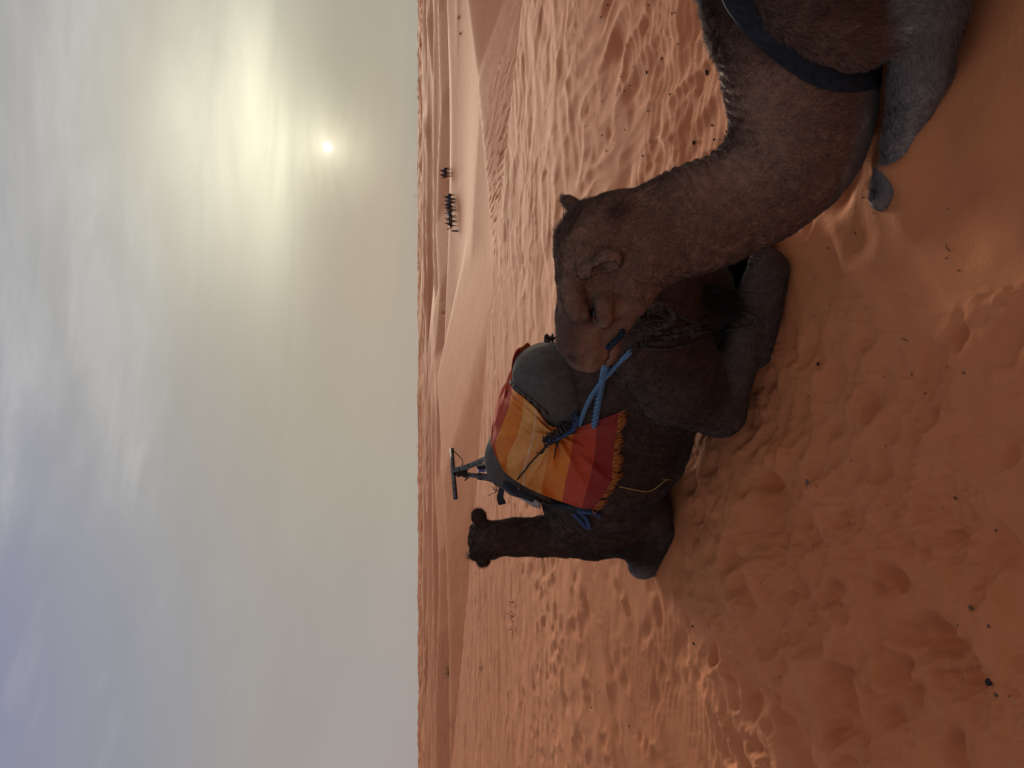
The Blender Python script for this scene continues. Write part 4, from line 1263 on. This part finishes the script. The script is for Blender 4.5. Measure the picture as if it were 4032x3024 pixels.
# ------------------------------------------------------------------ tack of camel A
pix = [(2905, -60), (2927, 0), (2990, 96), (3074, 175), (3158, 243), (3215, 288), (3300, 316), (3380, 320), (3432, 316)]
sp, sn = lay(bvA, pix, .012, 46)
for _ in range(14):
    sn[1:-1] = .25 * sn[:-2] + .5 * sn[1:-1] + .25 * sn[2:]
tv = (sp - CAM); tv = -tv / np.linalg.norm(tv, axis=1)[:, None]
fade_ = np.linspace(1, 0, len(sp))[:, None]
sn = sn * (1 - .6 * fade_) + (-RA * .9 + ZU * .25) * .6 * fade_; sn /= np.linalg.norm(sn, axis=1)[:, None]
sp = sp + sn * .012 * fade_
flip = lambda p: p - 2 * np.outer((p - TA(0, 0, 0)) @ -RA, -RA)
far, fn_ = flip(sp), sn - 2 * np.outer(sn @ RA, RA)
und = spline([sp[-1], (sp[-1] + far[-1]) / 2 - ZU * .035, far[-1]], 9)[1:-1]
allp = np.vstack([sp, und, far[::-1]]); alln = np.vstack([sn, np.tile(-ZU, (7, 1)), fn_[::-1]])
for k_ in range(len(allp)):
    h_, n_, _, _ = bvA.find_nearest(Vector(allp[k_]))
    if h_ is not None and k_ >= len(sp):
        n_ = np.array(n_); allp[k_] = np.array(h_) + n_ * .006; alln[k_] = n_
wd = np.concatenate([np.linspace(.086, .056, len(sp)), np.full(7, .055), np.linspace(.056, .086, len(sp))])
obj('chest_strap', MB().band(allp, alln, wd, .006).mesh('chest_strap'), m_strap, label='wide black strap round the tan camel shoulder and chest', cat='strap')
h0, n0 = cast(bvA, 2396, 1362); h1, n1 = cast(bvA, 2416, 1352)
if h1 is None: h1, n1 = h0, n0
bit_pts = [h0 - n0 * .02, h0 + n0 * .008, P(2420, 1346, h0[1] - .03), P(2440, 1330, h0[1] - .035), P(2452, 1308, h0[1] - .03), P(2446, 1300, h0[1] + .0)]
obj('bit_rope', rope_mesh(bit_pts, .0115, 24, 40).mesh('bit_rope'), m_bit, label='short dark blue rope in the corner of the tan camel mouth', cat='rope')

# ------------------------------------------------------------------ droppings, stones and chips on the sand
m_drop = plain('dark_dropping', (0.030, 0.024, 0.022), 0.8, 0.2, var=0.4, scale=120, bump=0.002)
m_stone = plain('brown_pebble', (0.16, 0.085, 0.055), 0.8, 0.25, var=0.4, scale=90, bump=0.002)
def lump(seed, flat=1.0):
    r_ = np.random.default_rng(seed)
    m = MB().blob((0, 0, 0), (1, 1, 1), 9, 6)
    V = np.concatenate(m.v)
    V = V * (1 + .28 * noise3(V + seed * 3.7, 1.3) + .10 * noise3(V + seed, 3.0))[:, None] * np.array([1.25, .9, .75 * flat])
    return new_mesh('lump', V, m.f)
drop_me = [lump(k) for k in range(5)]; stone_me = [lump(k + 9, .8) for k in range(4)]
for me in drop_me: me.materials.append(m_drop)
for me in stone_me: me.materials.append(m_stone)
def pebbles(name, label, cat, group, meshes, org, sc_, lst, base_r=.011):
    for q in lst:
        x, y = org[0] + q[0] / sc_, org[1] + q[1] / sc_
        p = ground_at(x, y); r = (q[2] if len(q) > 2 else 1.0) * base_r * 0.46 * random.uniform(.8, 1.2)
        o = bpy.data.objects.new(name, random.choice(meshes)); C.objects.link(o)
        o.location = (p[0], p[1], gz(p[0], p[1]) + r * .35); o.scale = (r, r, r)
        o.rotation_euler = (random.uniform(-.4, .4), random.uniform(-.4, .4), random.uniform(0, 6.3))
        o['label'] = q[3] if len(q) > 3 else label; o['category'] = cat; o['group'] = group
pebbles('dropping', 'small dark dropping on the rippled sand behind the tan camel neck', 'dropping', 'droppings behind the tan camel', drop_me, (1900, 0), 2.074,
        [(1027, 43, 1.3), (968, 140, 1.6, 'dark dropping nearest the right picture edge on far ripples'), (1360, 42), (747, 282), (697, 430), (1605, 360, 1.3), (1475, 480, 1.3), (1345, 590, 1.9, 'large dark dropping in the open rippled sand at the upper right'), (1850, 595, 2.2, 'large dark dropping close beside the dip of the tan camel neck'), (1162, 742, 1.4), (1213, 700),
         (1130, 625), (980, 825), (1535, 772, 1.1), (1352, 905), (980, 1105, 1.2), (1743, 1167, 2.0, 'large dark dropping beside the tan camel mane'), (1897, 1140, 1.4), (1887, 1025, 1.2), (2000, 830, 1.3), (1315, 1272), (1017, 1233),
         (850, 1030), (1858, 275), (1812, 215, .7), (1780, 145, .8), (1580, 105, .8), (1550, 110), (1945, 1140, .8), (1998, 1075, 1.1), (1755, 360, .7), (1735, 495, .7), (1097, 780, .8),
         (1163, 1060, .8), (1755, 740, .7), (1375, 1160, .8), (1427, 1160, .8), (990, 850, .7), (960, 720, .6), (1320, 665, .6), (1240, 550, .6), (1000, 300, .5), (1540, 320, .6)])
pebbles('pebble', 'small brown pebble on the smooth sand between both camels and the viewer', 'pebble', 'pebbles in the near sand', stone_me, (3200, 700), 1.659,
        [(290, 362, 1.3), (530, 360, 1.0), (113, 460), (20, 655), (885, 525), (962, 605, 1.1), (15, 900), (112, 828), (475, 1298, .8), (660, 1285), (998, 1275), (740, 1410), (1040, 1010, .7),
         (900, 200, .7), (650, 265, .7), (335, 130, .7), (410, 230, .7), (558, 462, .7), (240, 883, .7), (885, 1235, .6)], .0085)
pebbles('dropping', 'dark round dropping lying alone on the smooth near sand', 'dropping', 'lone droppings in the near sand', drop_me, (3200, 700), 1.659, [(50, 1215, 1.5)], .009)
pebbles('pebble', 'small pebble on the trampled sand at the near left', 'pebble', 'pebbles on trampled sand', stone_me, (2700, 1500), 1.0886,
        [(530, 65, 1.1, 'dark pebble on smooth sand near the dark camel hind knee'), (862, 280, .8), (715, 340), (568, 452), (250, 518), (745, 425, .8), (795, 425, .8), (1160, 502, 1.5, 'single pebble on clean sand below the bark chip'), (552, 706, 1.1), (707, 608), (228, 950), (37, 1125, 1.5, 'pebble in a hollow left of the dark camel front knee'),
         (1225, 972, 1.9, 'larger brown pebble in the smooth sand near the bottom'), (1172, 1048, 1.2), (1305, 1050, 1.1), (1335, 1345, 1.7, 'brown pebble just beside the large dark pointed stone'), (230, 1210), (408, 1270), (333, 865), (675, 963, .8), (1115, 545, .7), (1345, 640), (1400, 1350, 1.1), (780, 530, .7), (880, 530, .7)], .0078)
pebbles('dark_stone', 'large dark pointed stone on the trampled sand at the near left', 'stone', 'dark stones', drop_me, (2700, 1500), 1.0886, [(1305, 1290, 2.2)], .010)
pebbles('dropping', 'small dark dropping among the tracks beyond the dark camel head', 'dropping', 'droppings among the tracks', drop_me, (1600, 1700), 1.2533,
        [(633, 878), (1422, 1045, 1.5, 'dark dropping in a hollow left of the dark camel front knee'), (1418, 960), (555, 1345), (495, 1430, 1.3), (478, 1492, 1.2), (437, 1410), (445, 1447), (423, 1475), (413, 1250), (450, 1325), (618, 1605, 1.2),
         (1105, 1452, 1.2), (915, 1360), (1068, 835), (877, 858, .7), (533, 1535), (725, 1475, .7), (520, 1285), (485, 1385), (390, 1535), (955, 1280, .7), (837, 1320, .7)], .014)
# brown bark chip and twigs
cp = ground_at(3185, 1905)
chip = new_mesh('bark_chip', np.array([(-.036, -.002, 0), (.028, -.019, .002), (.022, .015, .003), (-.010, .012, .001), (-.030, .001, .007), (.024, -.014, .011), (.019, .011, .010), (-.008, .009, .012)]),
                [(0, 3, 2, 1), (4, 5, 6, 7), (0, 1, 5, 4), (1, 2, 6, 5), (2, 3, 7, 6), (3, 0, 4, 7)], False)
o = obj('bark_chip', chip, m_stone, label='flat brown bark chip on the sand below the dark camel', cat='bark chip', loc=(cp[0], cp[1], gz(cp[0], cp[1])))
o.scale = (.7, .7, .7); o.rotation_euler = (0, 0, 1.2)
for k, (x, y) in enumerate(((3735, 975), (3570, 1335))):
    p = ground_at(x, y); a_ = .7 if k == 0 else 1.2
    tw = MB().tube(spline([(-.018 * math.cos(a_), -.018 * math.sin(a_), .002), (0, .002, .005), (.018 * math.cos(a_), .018 * math.sin(a_), .002)], 6), [.001, .0013, .0013, .0012, .001, .0005], 5)
    obj('twig', tw.mesh('twig'), m_drop, label=('thin dark twig on the near sand below the tan camel leg', 'thin twig stuck in a ridge of the near sand')[k], cat='twig', loc=(p[0], p[1], gz(p[0], p[1])))
# heaps of dry dung crumbs on the left
for k, (x0, y0, x1, y1, n_) in enumerate(((2005, 2370, 2025, 2480, 40), (1885, 2610, 1905, 2650, 26), (1870, 2350, 1875, 2380, 16))):
    r_ = np.random.default_rng(30 + k); hm = MB(); p0 = ground_at((x0 + x1) / 2, (y0 + y1) / 2)
    for _ in range(n_):
        x, y = r_.normal((x0 + x1) / 2, (x1 - x0) * .35), (y0 + y1) / 2 + (y1 - y0) * np.clip(r_.standard_cauchy() * .12, -.5, .5); p = ground_at(x, y); rr = r_.uniform(.005, .013)
        hm.blob((p[0], p[1], gz(p[0], p[1]) + rr * .4), (rr, rr * .8, rr * .7), 6, 4)
    obj('dung_crumbs', hm.mesh('dung_crumbs'), m_stone, kind='stuff',
        label=('long heap of dry brown dung crumbs left of the dark camel head', 'small heap of dung crumbs near the far edge of the plateau', 'tiny heap of dung crumbs just beyond the dark camel ear')[k])

# ------------------------------------------------------------------ caravan far off
m_farcamel = plain('far_camel_coat', (0.12, 0.08, 0.062), 0.9, 0.1, var=0.3, scale=3)
m_fardark = plain('far_camel_dark', (0.07, 0.05, 0.043), 0.9, 0.1, var=0.3, scale=3)
m_cloth = [plain('cloth_%s' % n_, c_, 0.9, 0.1, var=0.15, scale=5) for n_, c_ in (('dark', (.022, .022, .028)), ('pale', (.45, .46, .50)), ('blue', (.05, .07, .11)), ('grey', (.20, .20, .21)))]
m_skinp = plain('skin', (0.22, 0.12, 0.08), 0.7, 0.2, var=0.1)
fc = Field((-1.6, -.6, -.1), (2.0, .6, 2.5), .045)
fc.chain([(-.7, 0, 1.35), (-.2, 0, 1.35), (.4, 0, 1.32), (.75, 0, 1.35)], [.30, .36, .36, .27], .1)
fc.chain([(-.25, 0, 1.65), (.0, 0, 1.78), (.25, 0, 1.65)], [.16, .15, .16], .15)
fc.chain([(.75, 0, 1.35), (1.15, 0, 1.25), (1.4, 0, 1.55), (1.5, 0, 2.0)], [.22, .16, .12, .10], .1)
fc.chain([(1.48, 0, 2.05), (1.65, 0, 2.05), (1.88, 0, 1.96)], [.12, .11, .075], .05)
for sx, ph in ((.6, .12), (-.65, -.12)):
    for sy in (1, -1):
        x_ = sx + sy * ph
        fc.chain([(sx, sy * .16, 1.2), (sx + (x_ - sx) * .5, sy * .17, .65), (x_, sy * .16, .12), (x_ + .05, sy * .16, .04)], [.17, .085, .062, .09], .06)
fc.chain([(-.98, 0, 1.4), (-1.08, 0, .95)], [.05, .035], .04)
cV, cF = fc.mesh(); far_me = new_mesh('far_camel_body', cV, cF); far_me.materials.append(m_farcamel); far_me2 = far_me.copy(); far_me2.materials[0] = m_fardark
fs = Field((-.5, -.55, .9), (.6, .55, 2.3), .035)
fs.chain([(0, 0, .1), (0, 0, .2)], [.1, .1], .05)
blk = MB(); 
def blanket_far():
    V = []; n_ = 9
    for i in range(7):
        x_ = -.5 + i / 6
        for j in range(n_):
            a_ = math.radians(-100 + 200 * j / (n_ - 1)); V.append((x_, .44 * math.sin(a_), 1.42 + .42 * math.cos(a_) + .06 * math.cos(x_ * 3)))
    return new_mesh('saddle_cloth', np.array(V), [(i * n_ + j, i * n_ + j + 1, (i + 1) * n_ + j + 1, (i + 1) * n_ + j) for i in range(6) for j in range(n_ - 1)])
cloth_far = blanket_far()
# a seated rider (origin at the seat) and a walking guide (origin at the feet)
fr_ = Field((-.5, -.55, -.75), (.7, .55, 1.05), .03)
fr_.chain([(0, 0, .08), (0, 0, .35), (0, 0, .5)], [.17, .17, .16], .08)
for sy in (1, -1):
    fr_.chain([(0, sy * .1, .05), (.25, sy * .3, -.05), (.15, sy * .38, -.5), (.25, sy * .38, -.56)], [.11, .09, .06, .05], .05)
    fr_.chain([(0, sy * .17, .48), (.12, sy * .24, .22), (.34, sy * .1, .14)], [.07, .055, .045], .04)
rV, rF = fr_.mesh()
fh = Field((-.3, -.3, .4), (.3, .3, 1.1), .025); fh.chain([(0, 0, .55), (.02, 0, .66)], [.06, .06], .03); fh.ell((.03, 0, .75), (.095, .08, .115), None, .03)
hV, hF = fh.mesh()
ft = Field((-.3, -.3, .5), (.3, .3, 1.1), .025); ft.ell((.0, 0, .80), (.125, .115, .09), None, .03); ft.chain([(-.06, 0, .78), (-.08, 0, .58)], [.06, .05], .03)
tV, tF = ft.mesh()
fg = Field((-.5, -.5, -.05), (.6, .5, 1.6), .03)
fg.chain([(0, 0, 1.4), (0, 0, 1.0), (0, 0, .35)], [.18, .17, .26], .08)
for sy in (1, -1):
    fg.chain([(0, sy * .19, 1.36), (.05 * sy, sy * .26, 1.1), (.14 * sy + .05, sy * .24, .88)], [.07, .055, .045], .04)
    fg.chain([(.08 * sy, sy * .09, .3), (.10 * sy, sy * .09, .06), (.2 * sy * .5 + .1, sy * .09, .04)], [.08, .055, .05], .03)
gV, gF = fg.mesh()
def person(name, bodyV, bodyF, hz, cl_mat, loc, rz, label, group=None):
    p = empty(name, loc, label=label, cat='person', group=group)
    me = new_mesh('clothed_body', bodyV, bodyF)
    for nm, me_, m_ in (('clothed_body', me, cl_mat), ('head', new_mesh('head', hV + (0, 0, hz), hF), m_skinp), ('headscarf', new_mesh('headscarf', tV + (0, 0, hz), tF), m_cloth[0])):
        c_ = bpy.data.objects.new(nm, me_); C.objects.link(c_); me_.materials.append(m_); c_.parent = p
    p.rotation_euler = (0, 0, rz)
    return p
caravan = [(1777, 673, 190, 0, 'rearmost rider of the caravan, in dark clothes, trailing the group'), (1777, 690, 190, 0, 'dark clothed rider in front of the rearmost, behind the gap in the caravan'),
           (1814, 777, 180, 0, 'dark clothed rider at the right end of the main caravan group'), (1814, 791, 179, 3, 'rider in a light grey top next to the right end of the main caravan'),
           (1815, 808, 180, 0, 'dark clothed rider third from the right in the main caravan'), (1816, 820, 179, 0, 'dark clothed rider just behind the pale blue rider'),
           (1817, 841, 179, 1, 'rider in a pale blue white shirt in the middle of the caravan'), (1818, 863, 178, 3, 'grey clothed rider second in the caravan line'),
           (1819, 881, 178, 2, 'blue clothed rider on the leading camel of the caravan')]
for k, (x, y, Yd, cm_, lab) in enumerate(caravan):
    p = P(x, y, Yd + 4); z_ = gz(p[0], p[1])
    hd = math.radians(205 + random.uniform(-14, 14) + (18 if k % 2 else -10))
    cam_o = empty('far_camel', (p[0], p[1], z_), cat='camel', group='camels of the far caravan',
                  label='tiny camel under the ' + lab.replace('rearmost rider of the caravan, in dark clothes, trailing the group', 'rearmost rider of the far caravan').replace(', behind the gap in the caravan', ' in the caravan').replace(' next to the right end of the main caravan', ' of the main caravan').replace(' in the middle of the caravan', ' in the caravan'))
    for nm, me_ in (('body', far_me if k % 2 else far_me2), ('saddle_cloth', cloth_far)):
        c_ = bpy.data.objects.new(nm, me_); C.objects.link(c_); c_.parent = cam_o
    cam_o.rotation_euler = (0, 0, hd)
    person('person', rV, rF, 0.0, m_cloth[cm_], (p[0], p[1], z_ + 1.86), hd, lab, 'riders of the far caravan')
cloth_far.materials.append(m_cloth[2])
p = P(1821, 910, 178)
person('person', gV, gF, .88, m_cloth[2], (p[0], p[1], gz(p[0], p[1])), math.radians(205), 'guide on foot in dark blue robe leading the far caravan')

# ------------------------------------------------------------------ desert shrubs and masts far off
m_leaf = plain('dusty_shrub_green', (0.075, 0.085, 0.035), 0.85, 0.15, var=0.4, scale=4)
m_stem = plain('dry_stem', (0.14, 0.10, 0.06), 0.9, 0.1)
shrub_where = ['beside the dark camel ear', 'left of the dark camel head', 'left of the dark camel head, nearer the plateau', 'far left on a dune foot', 'left on the valley slope',
               'at the right edge behind the middle dune', 'at the right edge, second from the corner', 'left of the walking guide', 'far beyond the guide', 'near the far left dunes', 'at the far left edge']
for k, (x, y, Yd, h_) in enumerate(((1748, 2065, 118, 1.0), (1786, 2190, 90, .6), (1822, 2235, 70, .5), (1731, 2488, 150, 1.3), (1763, 2644, 96, 1.0), (1787, 68, 175, .6), (1791, 131, 172, .5),
                                    (1728, 960, 250, 1.2), (1718, 1040, 270, 1.2), (1700, 2420, 300, 2.0), (1735, 2900, 120, .9))):
    p = P(x, y, Yd); p[2] = gz(p[0], p[1]); r_ = np.random.default_rng(50 + k)
    sh = empty('desert_shrub', p, label='small dusty green shrub in the valley ' + shrub_where[k], cat='shrub', group='desert shrubs')
    lv = []; stm = MB()
    for _ in range(9):
        e_ = np.array([r_.normal(0, .45), r_.normal(0, .45), r_.uniform(.5, 1.0)]) * h_
        stm.tube(spline([p, p + e_ * .5 + r_.normal(0, .05, 3) * h_, p + e_], 5), np.linspace(.03, .008, 5) * h_, 4, False)
    for _ in range(420):
        c_ = p + np.array([r_.normal(0, .42), r_.normal(0, .42), abs(r_.normal(.42, .28))]) * h_
        d1 = r_.normal(0, 1, 3); d1 /= np.linalg.norm(d1); d2 = np.cross(d1, r_.normal(0, 1, 3)); d2 /= np.linalg.norm(d2)
        s_ = r_.uniform(.05, .12) * h_
        lv += [c_ - d2 * s_ * .4, c_ + d2 * s_ * .4, c_ + d1 * s_ * 1.6]
    obj('foliage', new_mesh('foliage', np.array(lv), np.arange(len(lv)).reshape(-1, 3), False), m_leaf, sh)
    obj('stem', stm.mesh('stem'), m_stem, sh)
m_mast = plain('grey_mast', (0.22, 0.21, 0.20), 0.7, 0.3)
for k, (x, y) in enumerate(((1655, 771), (1655, 779))):
    p = P(x, y, 2600); z_ = gz(p[0], p[1])
    mm = MB().tube([(0, 0, -3), (0, 0, 12), (0, 0, 22)], [.4, .3, .18], 6)
    for z2 in (12, 15, 19):
        mm.tube([(-1.2, 0, z2), (1.2, 0, z2)], .12, 5)
    obj('radio_mast', mm.mesh('radio_mast'), m_mast, label=('thin grey mast on the horizon, the right one of two', 'thin grey mast on the horizon, the left one of two')[k], cat='mast', group='masts', loc=(p[0], p[1], z_))

# sand drifted over the near fore leg, leaving the knee showing
lm_ = (legA[4] * .75 + legA[3] * .25)
mound(lm_[0], lm_[1], .050, .085, -0.436, max(0.03, lm_[2] + .058 - gz(lm_[0], lm_[1])))
mound(lm_[0] - .02, lm_[1] - .09, .17, .06, -0.436, .045)
build_ground()

# ------------------------------------------------------------------ dusty air
m_haze = bpy.data.materials.new('dusty_air'); m_haze.use_nodes = True
tz = NT(m_haze.node_tree); tz.n.clear()
zo = tz.new('ShaderNodeOutputMaterial'); zv = tz.new('ShaderNodeVolumePrincipled')
zv.inputs['Color'].default_value = (0.90, 0.84, 0.76, 1); zv.inputs['Density'].default_value = 0.00075; zv.inputs['Anisotropy'].default_value = 0.35
tz.l.new(zv.outputs[0], zo.inputs['Volume'])
zmin = float(GZ.min()) - 1.0; ztop = max(22.0, float(GZ.max()) + 1.0)
obj('haze', boxm(np.array([0, 0, (zmin + ztop) / 2]), (np.array([1.0, 0, 0]), np.array([0, 1.0, 0]), ZU), (4700, 4700, (ztop - zmin) / 2)).mesh('haze', False), m_haze, kind='stuff', label='thin dusty air over the dunes')
